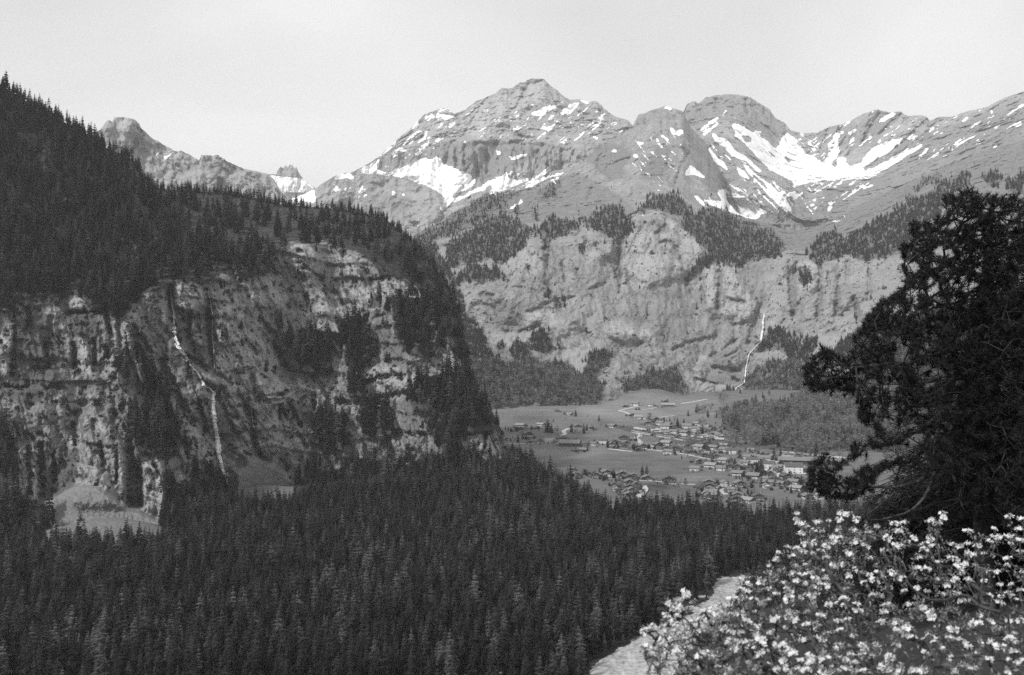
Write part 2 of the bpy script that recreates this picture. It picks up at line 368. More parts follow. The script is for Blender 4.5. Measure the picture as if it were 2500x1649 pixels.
# near hill: wood above the cliffs, patches on the ledges
fill(WOOD, np.concatenate([T('s', -300, 0, -300, 770), T('c3', 0, 250, 60, 260, 110, 180, 330, 170, 400, 150, 520, 230, 590, 200, 600, 280, 700, 290, 740, 170, 900, 120, 940, 90, 1050, 85, 1110, 110, 1200, 50, 1240, 10),
     T('c4', 20, 270, 100, 250, 150, 150, 230, 80, 330, 100, 400, 80, 450, 110, 560, 130, 640, 190, 700, 260, 760, 260, 850, 290, 900, 370, 740, 360, 760, 560, 830, 660, 950, 700, 990, 620, 1030, 560, 1145, 640, 1145, 500, 1110, 440, 1085, 310, 1040, 210, 950, 100, 870, 20, 800, -20, 600, -800)]))
for p in polys('c4', """900 770 1100 740 1180 790 1260 900 1330 990 1290 1050 1180 1100 1080 1060 950 960 850 950 830 900; 130 520 250 560 340 570 450 590 440 730 350 780 200 740 180 620;
 490 520 540 480 620 510 650 600 640 680 560 730 500 680; 320 1010 390 970 460 1000 520 1000 500 1150 400 1150 310 1100; 560 970 640 920 760 940 790 1040 700 1110 600 1060;
 900 1000 1060 1050 1200 1150 1250 1300 1100 1400 900 1350 850 1250 1000 1150; 520 740 600 770 600 890 540 880; 700 1230 900 1200 1100 1300 1300 1300 1500 1568 0 1568 0 1350 300 1280 500 1240"""): fill(WOOD, p)
for p in polys('c3', """690 700 780 800 900 880 1000 960 980 1030 880 1050 760 1020 700 900; 740 520 830 560 900 700 950 800 1010 980 950 960 880 880 830 740;
 640 560 700 560 720 640 690 700 650 650; 890 1220 1010 1170 1130 1130 1160 1180 1250 1230 1500 1200 1568 1230 1568 1568 880 1568 860 1400; 0 1350 240 1420 500 1440 880 1500 880 1568 0 1568; 0 880 60 960 100 1200 110 1400 0 1400"""): fill(WOOD, p)
# glimpses of pale rock inside the upper wood
for p in polys('c2', "160 370 230 380 240 410 180 400; 440 545 490 545 495 600 470 640 440 600; 850 640 960 690 960 700 870 700"): fill(WOOD, p, 0.0)
for p in polys('c4', "930 250 960 260 960 310 935 300; 980 290 1000 290 1010 330 985 330; 900 530 980 510 980 600 910 600; 840 740 885 740 870 840 848 840; 1190 870 1250 920 1230 940; 1080 1070 1280 1060 1300 1160 1140 1200; 1150 1430 1290 1380 1250 1460 1170 1460; 1000 1060 1060 1100 1050 1130"): fill(WOOD, p, 0.0)

for p in polys('c5', "830 1050 1190 870 1290 800 1400 740 1600 670 1700 650 1900 760 2000 830 2030 870 1960 1010 1800 960 1700 930 1400 940 1250 900 1060 980 840 1080"): fill(GRASS, p)
for p in polys('c6', "920 900 1200 830 1400 780 1600 700 1800 560 2100 430 2377 330 2800 250 2800 700 1800 760 1500 830 1340 930 1180 960 1000 980; 1030 780 1300 590 1500 570 1700 480 1900 470 2377 300 2377 420 1700 640 1300 800 1080 850; 880 760 1030 780 1100 850 920 900 800 860 700 790; 1430 430 1800 280 2000 240 2377 110 2377 330 1900 480 1600 520"): fill(GRASS, p)
for p in polys('c7', "300 1040 800 940 860 1000 1000 980 1200 1000 1300 1010 1500 1030 2200 1060 2200 1200 200 1200; 100 720 440 760 680 900 600 830 300 850 150 760"): fill(GRASS, p)
for p in polys('c7', "1250 880 1300 1010 1430 1020 1540 960 1440 950 1330 930 1310 890 1280 860; 560 820 700 720 830 700 760 760 690 880; 190 690 280 860 290 850 200 680; 290 670 450 680 700 690 600 720 420 710 320 800 290 720; 1110 850 1250 860 1250 960 1180 1000; 1870 700 1960 690 2100 700 2040 760 1960 790 1900 860"): fill(SCREE, p)
for p in polys('c3', """240 1290 350 1230 430 1195 520 1210 680 1310 900 1400 880 1500 700 1400 560 1420 300 1440; 1280 1130 1390 1060 1500 1090 1568 1130 1568 1200 1300 1200;
 1080 570 1250 640 1180 670 1120 620"""): fill(SCREE, p)
for p in polys('c4', "650 480 700 470 830 660 830 730 740 670 700 590; 790 960 900 970 900 1060 820 1070; 500 1000 560 1000 580 1200 520 1200; 740 670 830 670 830 720 750 720"): fill(GRASS, p)
for p in polys('c4', "0 1180 100 1200 200 1280 290 1330 150 1330 0 1310; 1300 1150 1400 1250 1380 1300 1290 1200"): fill(SCREE, p)

def tones(fr, txt):  # pale and dark rock, with some lit faces and shaded flanks painted in
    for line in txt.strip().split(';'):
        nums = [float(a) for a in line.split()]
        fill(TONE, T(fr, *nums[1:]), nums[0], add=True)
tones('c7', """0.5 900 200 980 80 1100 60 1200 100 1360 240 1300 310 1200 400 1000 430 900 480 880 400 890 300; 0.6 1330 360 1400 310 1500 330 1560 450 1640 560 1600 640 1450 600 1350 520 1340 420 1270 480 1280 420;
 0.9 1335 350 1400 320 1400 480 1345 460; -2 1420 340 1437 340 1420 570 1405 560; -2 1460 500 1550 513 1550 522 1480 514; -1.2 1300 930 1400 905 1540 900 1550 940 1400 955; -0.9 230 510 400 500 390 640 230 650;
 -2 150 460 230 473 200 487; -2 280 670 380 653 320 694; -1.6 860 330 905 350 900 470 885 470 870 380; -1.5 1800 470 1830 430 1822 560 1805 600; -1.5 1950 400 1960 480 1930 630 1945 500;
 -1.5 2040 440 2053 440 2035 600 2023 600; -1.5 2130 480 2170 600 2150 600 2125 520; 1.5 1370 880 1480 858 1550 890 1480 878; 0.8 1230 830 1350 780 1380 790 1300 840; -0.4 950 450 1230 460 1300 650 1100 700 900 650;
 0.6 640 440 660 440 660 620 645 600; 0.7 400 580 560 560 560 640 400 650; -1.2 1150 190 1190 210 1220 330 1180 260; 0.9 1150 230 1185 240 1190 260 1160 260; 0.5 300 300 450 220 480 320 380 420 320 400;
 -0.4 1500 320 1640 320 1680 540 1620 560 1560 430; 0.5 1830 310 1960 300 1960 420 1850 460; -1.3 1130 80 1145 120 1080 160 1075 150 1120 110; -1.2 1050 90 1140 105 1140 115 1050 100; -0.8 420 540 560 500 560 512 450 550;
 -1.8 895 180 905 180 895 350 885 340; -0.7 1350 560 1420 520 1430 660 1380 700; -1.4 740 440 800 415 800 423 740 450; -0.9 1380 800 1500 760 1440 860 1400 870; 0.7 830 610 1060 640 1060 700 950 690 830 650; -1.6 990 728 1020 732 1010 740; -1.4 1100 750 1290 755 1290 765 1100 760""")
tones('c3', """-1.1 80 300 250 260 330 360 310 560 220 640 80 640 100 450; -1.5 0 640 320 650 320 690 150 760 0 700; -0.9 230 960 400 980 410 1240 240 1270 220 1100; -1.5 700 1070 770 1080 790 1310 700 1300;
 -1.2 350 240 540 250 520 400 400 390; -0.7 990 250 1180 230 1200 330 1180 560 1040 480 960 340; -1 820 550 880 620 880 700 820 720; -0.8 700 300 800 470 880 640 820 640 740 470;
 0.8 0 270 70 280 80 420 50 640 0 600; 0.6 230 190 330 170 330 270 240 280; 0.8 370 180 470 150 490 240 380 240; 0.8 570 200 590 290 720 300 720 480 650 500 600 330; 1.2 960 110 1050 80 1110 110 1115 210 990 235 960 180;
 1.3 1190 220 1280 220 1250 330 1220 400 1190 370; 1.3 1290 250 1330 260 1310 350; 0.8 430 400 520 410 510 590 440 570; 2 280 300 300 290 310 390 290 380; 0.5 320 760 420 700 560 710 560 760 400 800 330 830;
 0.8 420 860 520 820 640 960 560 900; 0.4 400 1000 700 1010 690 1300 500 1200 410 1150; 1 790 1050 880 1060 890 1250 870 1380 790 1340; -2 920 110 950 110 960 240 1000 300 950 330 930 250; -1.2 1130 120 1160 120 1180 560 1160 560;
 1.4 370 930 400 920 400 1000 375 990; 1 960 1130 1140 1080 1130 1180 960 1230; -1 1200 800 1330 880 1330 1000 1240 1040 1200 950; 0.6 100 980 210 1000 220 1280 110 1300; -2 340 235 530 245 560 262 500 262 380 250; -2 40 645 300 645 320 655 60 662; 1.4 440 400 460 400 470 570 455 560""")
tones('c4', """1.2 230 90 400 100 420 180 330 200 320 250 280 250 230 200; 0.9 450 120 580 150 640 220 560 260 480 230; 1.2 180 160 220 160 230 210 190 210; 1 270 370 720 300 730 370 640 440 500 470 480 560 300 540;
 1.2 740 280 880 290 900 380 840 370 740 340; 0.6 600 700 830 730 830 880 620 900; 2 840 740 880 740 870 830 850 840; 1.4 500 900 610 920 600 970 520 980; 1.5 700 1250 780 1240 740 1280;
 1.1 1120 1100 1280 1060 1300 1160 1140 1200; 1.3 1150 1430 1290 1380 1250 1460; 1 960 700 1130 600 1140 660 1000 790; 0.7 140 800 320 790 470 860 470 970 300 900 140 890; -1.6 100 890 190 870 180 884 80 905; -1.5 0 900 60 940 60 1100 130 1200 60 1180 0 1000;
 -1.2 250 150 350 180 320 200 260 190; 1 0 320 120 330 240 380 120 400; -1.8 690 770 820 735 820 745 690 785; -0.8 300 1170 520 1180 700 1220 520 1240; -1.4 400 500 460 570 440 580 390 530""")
tones('L', '1.0 1000 500 1250 640 1320 900 1420 1130 1120 1160 1010 900; 0.6 860 880 980 1100 1010 1220 900 1240; 0.5 1010 300 1400 380 1400 500 1040 480; -0.6 60 600 300 620 280 820 60 820')  # first patch pales the shadowed cliff: missing light put into the tone
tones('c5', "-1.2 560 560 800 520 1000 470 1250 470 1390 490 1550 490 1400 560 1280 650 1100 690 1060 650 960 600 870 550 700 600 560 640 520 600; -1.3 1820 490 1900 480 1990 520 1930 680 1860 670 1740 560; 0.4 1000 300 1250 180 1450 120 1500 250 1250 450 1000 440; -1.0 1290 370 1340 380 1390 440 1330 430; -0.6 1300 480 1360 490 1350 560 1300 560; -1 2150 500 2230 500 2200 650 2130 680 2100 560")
tones('c6', "-0.8 410 170 490 120 580 80 690 72 790 90 900 160 935 215 870 280 780 290 680 235 640 200 600 200 500 270 440 260; -1.0 870 290 960 250 1010 300 930 360; -0.8 430 260 540 370 620 500 640 620 560 650 480 520 440 400; -0.8 540 320 600 320 640 380 700 460 720 560 650 540 600 440; -1.0 160 470 260 380 280 560 160 560; -0.8 1120 310 1240 270 1230 360 1160 380; -0.7 1300 300 1450 220 1640 200 1500 380 1320 400; -0.6 870 630 1010 760 1130 850 1000 840 850 720")  # dark right flank of the buttress has its shade in the tone
for p in polys('c4', "0 0 1463 0 1463 1568 0 1568"): BUSH_P = p; fill(BUSH, p, 0.42)
for p in polys('c3', "1100 0 1568 0 1568 700 1300 620 1100 400; 560 450 1000 450 1100 700 1100 1050 700 1050"): fill(BUSH, p, 0.5)
fill(BUSH, T('s', 700, 150, 2700, 150, 2700, 500, 700, 500), 0.1)
# thin, broken snow: chance of streaks along the fall line
SNOWP = new_map()
for v_, fr_, t_ in ((.34, 'c6', '530 340 600 320 800 440 1040 600 1030 780 900 760 640 560'), (.17, 'c6', '1300 260 1700 190 2377 60 2377 300 1900 470 1500 560 1400 470 1330 420'), (.30, 'c6', '1060 600 1500 560 1540 620 1300 700 1100 800 1040 700'),
   (.28, 'c5', '300 650 700 380 1000 280 1000 470 760 560 500 640'), (.22, 'c5', '1000 300 1300 180 1700 210 1980 350 1900 480 1400 480 1100 470'), (.34, 'c5', '1050 740 1300 640 1640 620 1600 700 1250 770 960 830'),
   (.25, 'c6', '20 330 400 240 420 480 260 640 100 520'), (.34, 'c6', '930 290 1300 280 1250 480 1100 460'), (.3, 'c6', '440 640 900 760 860 830 700 800 520 720'), (.3, 'c5', '250 680 450 700 480 830 300 780 180 760'), (.3, 'c2', '930 540 1130 560 1120 640 980 660')):
    fill(SNOWP, T(fr_, *[float(a) for a in t_.split()]), v_)
SNOWP = blur(SNOWP, 6)
def snow_at(u, v, ang):
    a0, a1, k = ang; z = u*0; n = z
    for a_, w_ in ((a0, 1-k), (a1, k)):
        ca, sa = math.cos(a_), math.sin(a_); al = u*ca+v*sa; pe = -u*sa+v*ca
        n = n+w_*fbm(np.stack([pe/7, al/45, z], 1), 4, .6, seed=81+a_)
    n = n/np.sqrt(k*k+(1-k)**2); n2 = fbm(np.stack([u/9, v/6, z], 1), 4, .6, seed=82)
    s_ = samp(SNOWS, u+n2*4, v+n2*3)
    return sstep(np.maximum(s_+.75*n+.3*n2, samp(SNOWP, u, v)*(1-s_)+(1.25*n+.5*n2)*sstep(samp(SNOWP, u, v), .02, .2)), .42, .58)
# clefts, overhangs and gullies of the rock, and blocks that stand out of it: real depth, the clefts also darkened in tone
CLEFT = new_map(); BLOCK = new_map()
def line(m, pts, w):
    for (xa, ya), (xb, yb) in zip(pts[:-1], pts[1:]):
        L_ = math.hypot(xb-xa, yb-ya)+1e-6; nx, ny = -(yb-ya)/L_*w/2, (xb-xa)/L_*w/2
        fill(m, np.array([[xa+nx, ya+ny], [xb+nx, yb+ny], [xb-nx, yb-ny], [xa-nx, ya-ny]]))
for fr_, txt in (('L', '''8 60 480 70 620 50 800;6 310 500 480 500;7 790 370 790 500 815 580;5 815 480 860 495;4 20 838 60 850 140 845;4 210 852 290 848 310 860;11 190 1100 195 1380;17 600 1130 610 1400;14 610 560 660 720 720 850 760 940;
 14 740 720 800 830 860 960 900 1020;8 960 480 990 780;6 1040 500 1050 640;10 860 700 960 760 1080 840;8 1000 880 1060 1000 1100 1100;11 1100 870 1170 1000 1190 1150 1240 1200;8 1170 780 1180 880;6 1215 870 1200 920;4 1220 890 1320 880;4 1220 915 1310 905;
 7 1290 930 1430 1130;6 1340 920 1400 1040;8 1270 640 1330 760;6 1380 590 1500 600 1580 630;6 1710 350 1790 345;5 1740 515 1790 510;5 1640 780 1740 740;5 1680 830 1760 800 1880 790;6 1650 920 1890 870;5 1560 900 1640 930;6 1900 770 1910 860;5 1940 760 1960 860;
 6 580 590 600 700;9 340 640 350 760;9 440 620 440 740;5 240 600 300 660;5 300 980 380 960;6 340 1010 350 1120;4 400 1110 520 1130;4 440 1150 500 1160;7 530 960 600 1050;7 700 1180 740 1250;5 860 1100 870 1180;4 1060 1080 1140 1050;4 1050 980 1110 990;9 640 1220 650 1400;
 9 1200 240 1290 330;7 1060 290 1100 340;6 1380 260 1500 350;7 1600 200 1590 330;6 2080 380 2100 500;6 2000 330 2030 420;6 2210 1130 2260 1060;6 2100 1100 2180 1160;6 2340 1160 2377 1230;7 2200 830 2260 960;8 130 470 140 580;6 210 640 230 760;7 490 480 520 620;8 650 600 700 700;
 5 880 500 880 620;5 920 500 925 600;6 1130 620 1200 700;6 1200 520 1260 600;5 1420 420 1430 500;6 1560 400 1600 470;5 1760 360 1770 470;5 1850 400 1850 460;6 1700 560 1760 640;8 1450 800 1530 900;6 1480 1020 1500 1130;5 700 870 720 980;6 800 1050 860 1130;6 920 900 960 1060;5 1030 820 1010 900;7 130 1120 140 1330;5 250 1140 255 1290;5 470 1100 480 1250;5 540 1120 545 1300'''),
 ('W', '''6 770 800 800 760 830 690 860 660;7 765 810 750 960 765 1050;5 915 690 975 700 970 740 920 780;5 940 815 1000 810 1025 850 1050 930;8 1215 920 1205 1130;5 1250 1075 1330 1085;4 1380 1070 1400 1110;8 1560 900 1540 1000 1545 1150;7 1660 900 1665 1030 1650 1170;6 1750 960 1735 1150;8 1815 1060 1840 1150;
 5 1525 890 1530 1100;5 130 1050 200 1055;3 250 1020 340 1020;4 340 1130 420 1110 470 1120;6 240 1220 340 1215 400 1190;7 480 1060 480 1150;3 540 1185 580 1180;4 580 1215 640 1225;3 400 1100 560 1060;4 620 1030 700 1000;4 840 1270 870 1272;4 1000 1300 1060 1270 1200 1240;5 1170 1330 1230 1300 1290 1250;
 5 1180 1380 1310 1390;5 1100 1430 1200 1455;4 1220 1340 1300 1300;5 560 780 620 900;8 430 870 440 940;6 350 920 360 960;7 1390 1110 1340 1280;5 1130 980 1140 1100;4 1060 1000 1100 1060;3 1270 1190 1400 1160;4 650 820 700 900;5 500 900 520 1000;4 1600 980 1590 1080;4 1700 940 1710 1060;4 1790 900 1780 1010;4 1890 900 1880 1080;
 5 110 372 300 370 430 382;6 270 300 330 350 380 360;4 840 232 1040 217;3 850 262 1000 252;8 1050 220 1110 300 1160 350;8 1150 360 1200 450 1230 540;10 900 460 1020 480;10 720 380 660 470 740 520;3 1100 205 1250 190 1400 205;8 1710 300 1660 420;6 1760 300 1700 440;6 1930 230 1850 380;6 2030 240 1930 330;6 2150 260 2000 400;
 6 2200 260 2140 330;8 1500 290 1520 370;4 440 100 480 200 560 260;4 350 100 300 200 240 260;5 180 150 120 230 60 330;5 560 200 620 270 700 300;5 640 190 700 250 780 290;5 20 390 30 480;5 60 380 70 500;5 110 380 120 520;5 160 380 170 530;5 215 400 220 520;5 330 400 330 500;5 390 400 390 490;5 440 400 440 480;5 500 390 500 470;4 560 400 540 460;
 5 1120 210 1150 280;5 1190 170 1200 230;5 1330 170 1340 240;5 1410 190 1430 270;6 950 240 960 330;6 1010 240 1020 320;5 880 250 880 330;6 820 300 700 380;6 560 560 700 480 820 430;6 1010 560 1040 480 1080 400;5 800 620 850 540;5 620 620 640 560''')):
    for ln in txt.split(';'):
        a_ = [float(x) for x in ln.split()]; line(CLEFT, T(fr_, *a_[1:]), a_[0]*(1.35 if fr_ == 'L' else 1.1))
for fr_, txt in (('L', '''815 355 945 350 950 470 850 492 815 470;340 1010 420 970 540 1040 590 1130 590 1400 350 1400 330 1200;1210 860 1420 830 1440 960 1300 925 1220 930;60 1100 185 1110 190 1400 90 1400;655 1200 760 1170 800 1300 740 1420 660 1420;200 430 270 430 280 520 210 520;
 500 500 600 540 620 680 560 720 500 620;1380 500 1600 460 1640 560 1560 640 1400 590;1340 180 1450 170 1520 260 1480 330 1380 330;1550 190 1660 220 1700 300 1600 340;1680 790 1890 720 1900 860 1700 900;1010 480 1080 490 1060 640 1010 640;0 480 60 480 55 800 0 820;330 430 440 420 470 500 330 500;960 880 1090 1080 1130 1160 1060 1180 1010 1000'''),
 ('W', '''830 700 960 640 1060 720 1165 850 1090 950 900 1010 780 950 770 860;1150 940 1215 915 1300 960 1390 1100 1330 1180 1150 1130;1670 900 1740 950 1730 1150 1670 1150;1580 930 1650 930 1640 1160 1570 1160;340 1150 500 1130 600 1180 500 1230 350 1220;700 1190 840 1200 900 1260 760 1270 700 1250;
 840 240 900 215 1040 215 1060 330 960 360 840 340;1100 190 1260 155 1400 190 1450 280 1300 300 1200 230;620 780 740 770 740 880 640 900;1180 1330 1290 1270 1330 1370 1200 1400;40 1010 200 1010 240 1080 60 1100''')):
    for ln in txt.split(';'): fill(BLOCK, T(fr_, *[float(x) for x in ln.split()]))
for t_ in ('110 1320 180 1230 215 1183 235 1188 310 1240 402 1290 400 1345 110 1345', '575 1190 600 1150 622 1123 670 1137 720 1180 720 1240 560 1240'):
    q_ = np.array([float(a) for a in t_.split()]).reshape(-1, 2); fill(SCREE, q_); fill(WOOD, q_, 0); fill(TONE, q_, 0)
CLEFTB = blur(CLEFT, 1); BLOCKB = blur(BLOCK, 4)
def relief(U, V, cm, bm):
    u, v = U.ravel(), V.ravel(); a = fbm(np.stack([u/14, v/14, u*0], 1), 4, .6, seed=90); b = fbm(np.stack([u/14, v/14, u*0+9], 1), 4, .6, seed=91)
    return (cm*samp(CLEFTB, u+a*9, v+b*9)*(1+1.2*a)-bm*samp(BLOCKB, u+a*8, v+b*8)).reshape(U.shape)
TONE = TONE-CLEFTB*.35  # shade of the clefts put into the rock tone as well
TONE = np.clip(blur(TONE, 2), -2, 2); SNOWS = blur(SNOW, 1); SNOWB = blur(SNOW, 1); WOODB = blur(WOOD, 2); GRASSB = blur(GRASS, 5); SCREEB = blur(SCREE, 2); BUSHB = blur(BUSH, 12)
# ---------------------------------------------------------------- the land
def P(u, v, Y): return np.stack([(u-CU)/F*Y, Y, (CV-v)/F*Y], -1)
def smooth1(a, k, axis=0):
    if k < 2: return a
    pad = [(k//2, k-1-k//2) if ax == axis else (0, 0) for ax in range(a.ndim)]
    c = np.cumsum(np.pad(a, pad, mode='edge'), axis=axis); c = np.concatenate([np.zeros_like(np.take(c, [0], axis)), c], axis)
    n = a.shape[axis]
    return (np.take(c, range(k, k+n), axis)-np.take(c, range(0, n), axis))/k

class Land: pass
def land(name, conts, u0, u1, du, rows, disp, mat, label, jag=(0, 1), back=((30, 6), (120, 60), (320, 240), (600, 620)), ysm=9, usm=15, extra=None, wood=True, fall=None, deep=(45, 30)):
    us = np.arange(u0, u1+du, du, dtype=float); n = len(us)
    Vs, Ys = [], []
    for k, c in enumerate(conts):
        c = np.array(c, float).reshape(-1, 3)
        v = np.interp(us, c[:, 0], c[:, 1]); y = np.interp(us, c[:, 0], c[:, 2])
        y = smooth1(y, usm)
        if k < len(conts)-1: v = smooth1(v, usm)
        Vs.append(v); Ys.append(y)
    top = Vs[-1]
    j = fbm(np.stack([us/jag[1], us*0, us*0+3], 1), 6, 0.72, seed=len(name)+u0*.01)*jag[0]*1.6
    Vs[-1] = top+j
    for k in range(len(conts)-2, -1, -1): Vs[k] = np.maximum(Vs[k], Vs[k+1]+2)
    V = []; Y = []
    for b in range(len(conts)-1):
        m = rows[b]; t = np.linspace(0, 1, m, endpoint=(b == len(conts)-2))[:, None]
        V.append(Vs[b]*(1-t)+Vs[b+1]*t); Y.append(Ys[b]*(1-t)+Ys[b+1]*t)
    V = np.concatenate(V); Y = np.concatenate(Y)
    Y = smooth1(Y, ysm)
    U = np.broadcast_to(us, V.shape)
    if extra is not None: Y = extra(U, V, Y)
    B = P(U, V, Y).reshape(-1, 3)
    d = disp(B, U.ravel(), V.ravel()).reshape(V.shape)
    Y = Y+d+relief(U, V, *deep)
    G = P(U, V, Y)
    # far side of the mountain
    rowsb = []; last = G[-1]
    for dy, dz in back:
        q = last.copy(); q[:, 0] *= (1+dy/np.maximum(last[:, 1], 1)); q[:, 1] += dy; q[:, 2] -= dz
        rowsb.append(q)
    A = np.concatenate([G, np.array(rowsb)]); nr = len(A)
    idx = np.arange(nr*n).reshape(nr, n)
    Q = np.stack([idx[:-1, :-1], idx[:-1, 1:], idx[1:, 1:], idx[1:, :-1]], -1).reshape(-1, 4)
    w = fbm(B/ (np.mean(Y)*0.02), 5, .65)*22
    uu = np.concatenate([U.ravel(), np.tile(us, len(back))]); vv = np.concatenate([V.ravel(), np.tile(V[-1], len(back))])
    ww = np.concatenate([w, np.zeros(n*len(back))])
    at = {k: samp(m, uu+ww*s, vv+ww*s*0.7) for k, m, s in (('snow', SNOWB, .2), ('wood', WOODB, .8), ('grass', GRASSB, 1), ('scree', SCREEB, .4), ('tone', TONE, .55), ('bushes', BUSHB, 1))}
    if not wood: at['wood'] *= 0
    if fall is not None: at['snow'] = snow_at(uu, vv, fall(uu, vv))
    o = obj(name, mesh_np(name, A.reshape(-1, 3), Q, mat, True, at)); tag(o, label, kind='structure')
    L = Land(); L.us, L.V, L.Y, L.top, L.u0, L.du = us, V, Y, V[-1], u0, du
    def at_px(u, v):
        i = int(round((u-u0)/du))
        if i < 0 or i >= n: return None
        c = V[:, i]
        if v < c[-1] or v > c[0]: return None
        y = float(np.interp(-v, -c, Y[:, i]))
        return np.array([(u-CU)/F*y, y, (CV-v)/F*y])
    L.at = at_px
    return L

def rockdisp(s, amp, fine=0.15, vs=0.4, terr=0.0, ts=20.0, seed=1):
    def f(B, u, v):
        q = B*np.array([1/s, 1/s, vs/s])
        d = amp*(fbm(q, 6, 0.55, ridged=True, seed=seed)-0.15)*1.3+amp*0.9*fbm(q*0.45, 3, seed=seed+2)
        d = d+amp*fine*fbm(B*np.array([6/s, 6/s, 3/s]), 3, 0.6, seed=seed+5)
        if terr:
            z = B[:, 2]/ts+B[:, 0]*0.12/ts+1.2*fbm(B/(s*1.3), 3, seed=seed+9)
            fr = z-np.floor(z); d = d+terr*(np.where(fr < 0.8, fr/0.8, (1-fr)/0.2)-0.5)*(0.5+0.5*fbm(B/(s*2), 2, seed=seed+3)*2)
        return d
    return f

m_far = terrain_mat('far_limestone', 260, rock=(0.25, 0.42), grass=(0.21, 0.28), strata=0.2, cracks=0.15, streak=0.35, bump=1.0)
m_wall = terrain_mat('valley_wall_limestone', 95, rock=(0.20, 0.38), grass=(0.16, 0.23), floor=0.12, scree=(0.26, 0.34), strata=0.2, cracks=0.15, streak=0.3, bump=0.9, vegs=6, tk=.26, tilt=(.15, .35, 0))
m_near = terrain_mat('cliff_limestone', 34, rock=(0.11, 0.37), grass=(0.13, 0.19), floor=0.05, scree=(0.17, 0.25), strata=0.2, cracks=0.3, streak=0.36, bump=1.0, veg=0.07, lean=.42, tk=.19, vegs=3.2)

# far left peak, ridge behind it, snow field with the rock tower
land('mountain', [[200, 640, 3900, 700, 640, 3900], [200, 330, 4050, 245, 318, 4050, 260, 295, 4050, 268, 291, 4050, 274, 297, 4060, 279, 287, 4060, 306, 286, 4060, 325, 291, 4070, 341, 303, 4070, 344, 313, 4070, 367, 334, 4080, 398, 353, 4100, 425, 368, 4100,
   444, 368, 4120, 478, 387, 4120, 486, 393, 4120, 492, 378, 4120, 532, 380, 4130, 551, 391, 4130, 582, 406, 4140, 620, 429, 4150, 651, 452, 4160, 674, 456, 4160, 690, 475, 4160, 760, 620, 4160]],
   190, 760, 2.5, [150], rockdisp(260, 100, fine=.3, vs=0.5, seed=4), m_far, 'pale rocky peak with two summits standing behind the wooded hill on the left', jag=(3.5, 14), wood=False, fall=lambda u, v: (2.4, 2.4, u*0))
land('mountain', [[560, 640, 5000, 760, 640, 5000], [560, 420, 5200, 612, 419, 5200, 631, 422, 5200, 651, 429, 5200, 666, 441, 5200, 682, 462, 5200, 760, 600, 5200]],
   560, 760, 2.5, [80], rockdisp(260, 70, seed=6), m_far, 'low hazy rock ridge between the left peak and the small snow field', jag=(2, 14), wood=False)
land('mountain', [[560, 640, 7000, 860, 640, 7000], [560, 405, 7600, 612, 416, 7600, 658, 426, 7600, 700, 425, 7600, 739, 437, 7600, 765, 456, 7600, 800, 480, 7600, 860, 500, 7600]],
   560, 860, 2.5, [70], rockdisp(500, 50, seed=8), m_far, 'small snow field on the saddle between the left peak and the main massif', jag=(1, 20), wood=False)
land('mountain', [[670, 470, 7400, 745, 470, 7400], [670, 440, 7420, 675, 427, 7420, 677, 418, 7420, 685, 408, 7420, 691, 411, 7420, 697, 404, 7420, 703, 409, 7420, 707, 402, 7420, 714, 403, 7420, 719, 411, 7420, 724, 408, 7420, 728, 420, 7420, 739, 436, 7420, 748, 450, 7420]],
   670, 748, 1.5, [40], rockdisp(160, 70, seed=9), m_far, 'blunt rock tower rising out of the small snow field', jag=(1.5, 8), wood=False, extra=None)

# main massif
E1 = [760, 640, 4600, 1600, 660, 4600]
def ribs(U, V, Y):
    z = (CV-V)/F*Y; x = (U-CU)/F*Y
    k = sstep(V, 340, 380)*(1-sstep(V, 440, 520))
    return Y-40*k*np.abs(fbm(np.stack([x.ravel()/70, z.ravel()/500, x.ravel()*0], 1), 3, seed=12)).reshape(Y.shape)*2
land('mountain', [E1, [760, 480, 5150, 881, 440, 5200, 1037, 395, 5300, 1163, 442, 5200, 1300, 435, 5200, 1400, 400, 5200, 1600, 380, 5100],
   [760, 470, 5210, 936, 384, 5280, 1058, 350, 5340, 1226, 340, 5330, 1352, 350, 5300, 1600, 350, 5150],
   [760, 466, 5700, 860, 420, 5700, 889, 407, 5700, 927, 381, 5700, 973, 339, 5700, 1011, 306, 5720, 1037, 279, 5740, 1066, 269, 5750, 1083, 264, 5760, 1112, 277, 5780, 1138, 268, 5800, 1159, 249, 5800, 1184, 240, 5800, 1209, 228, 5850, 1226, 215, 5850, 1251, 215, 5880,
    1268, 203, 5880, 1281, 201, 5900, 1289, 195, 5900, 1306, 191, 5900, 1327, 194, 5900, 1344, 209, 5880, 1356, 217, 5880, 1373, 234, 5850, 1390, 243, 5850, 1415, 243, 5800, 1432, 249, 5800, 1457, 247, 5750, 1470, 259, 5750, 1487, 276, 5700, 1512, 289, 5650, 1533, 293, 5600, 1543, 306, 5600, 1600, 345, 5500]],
   760, 1600, 1.7, [150, 30, 170], rockdisp(420, 140, fine=0.30, vs=0.5, seed=14), m_far, 'highest broad rocky massif in the middle of the skyline with snow gullies', jag=(3.5, 22), wood=False, fall=lambda u, v: (2.45, 2.45, u*0), extra=ribs)
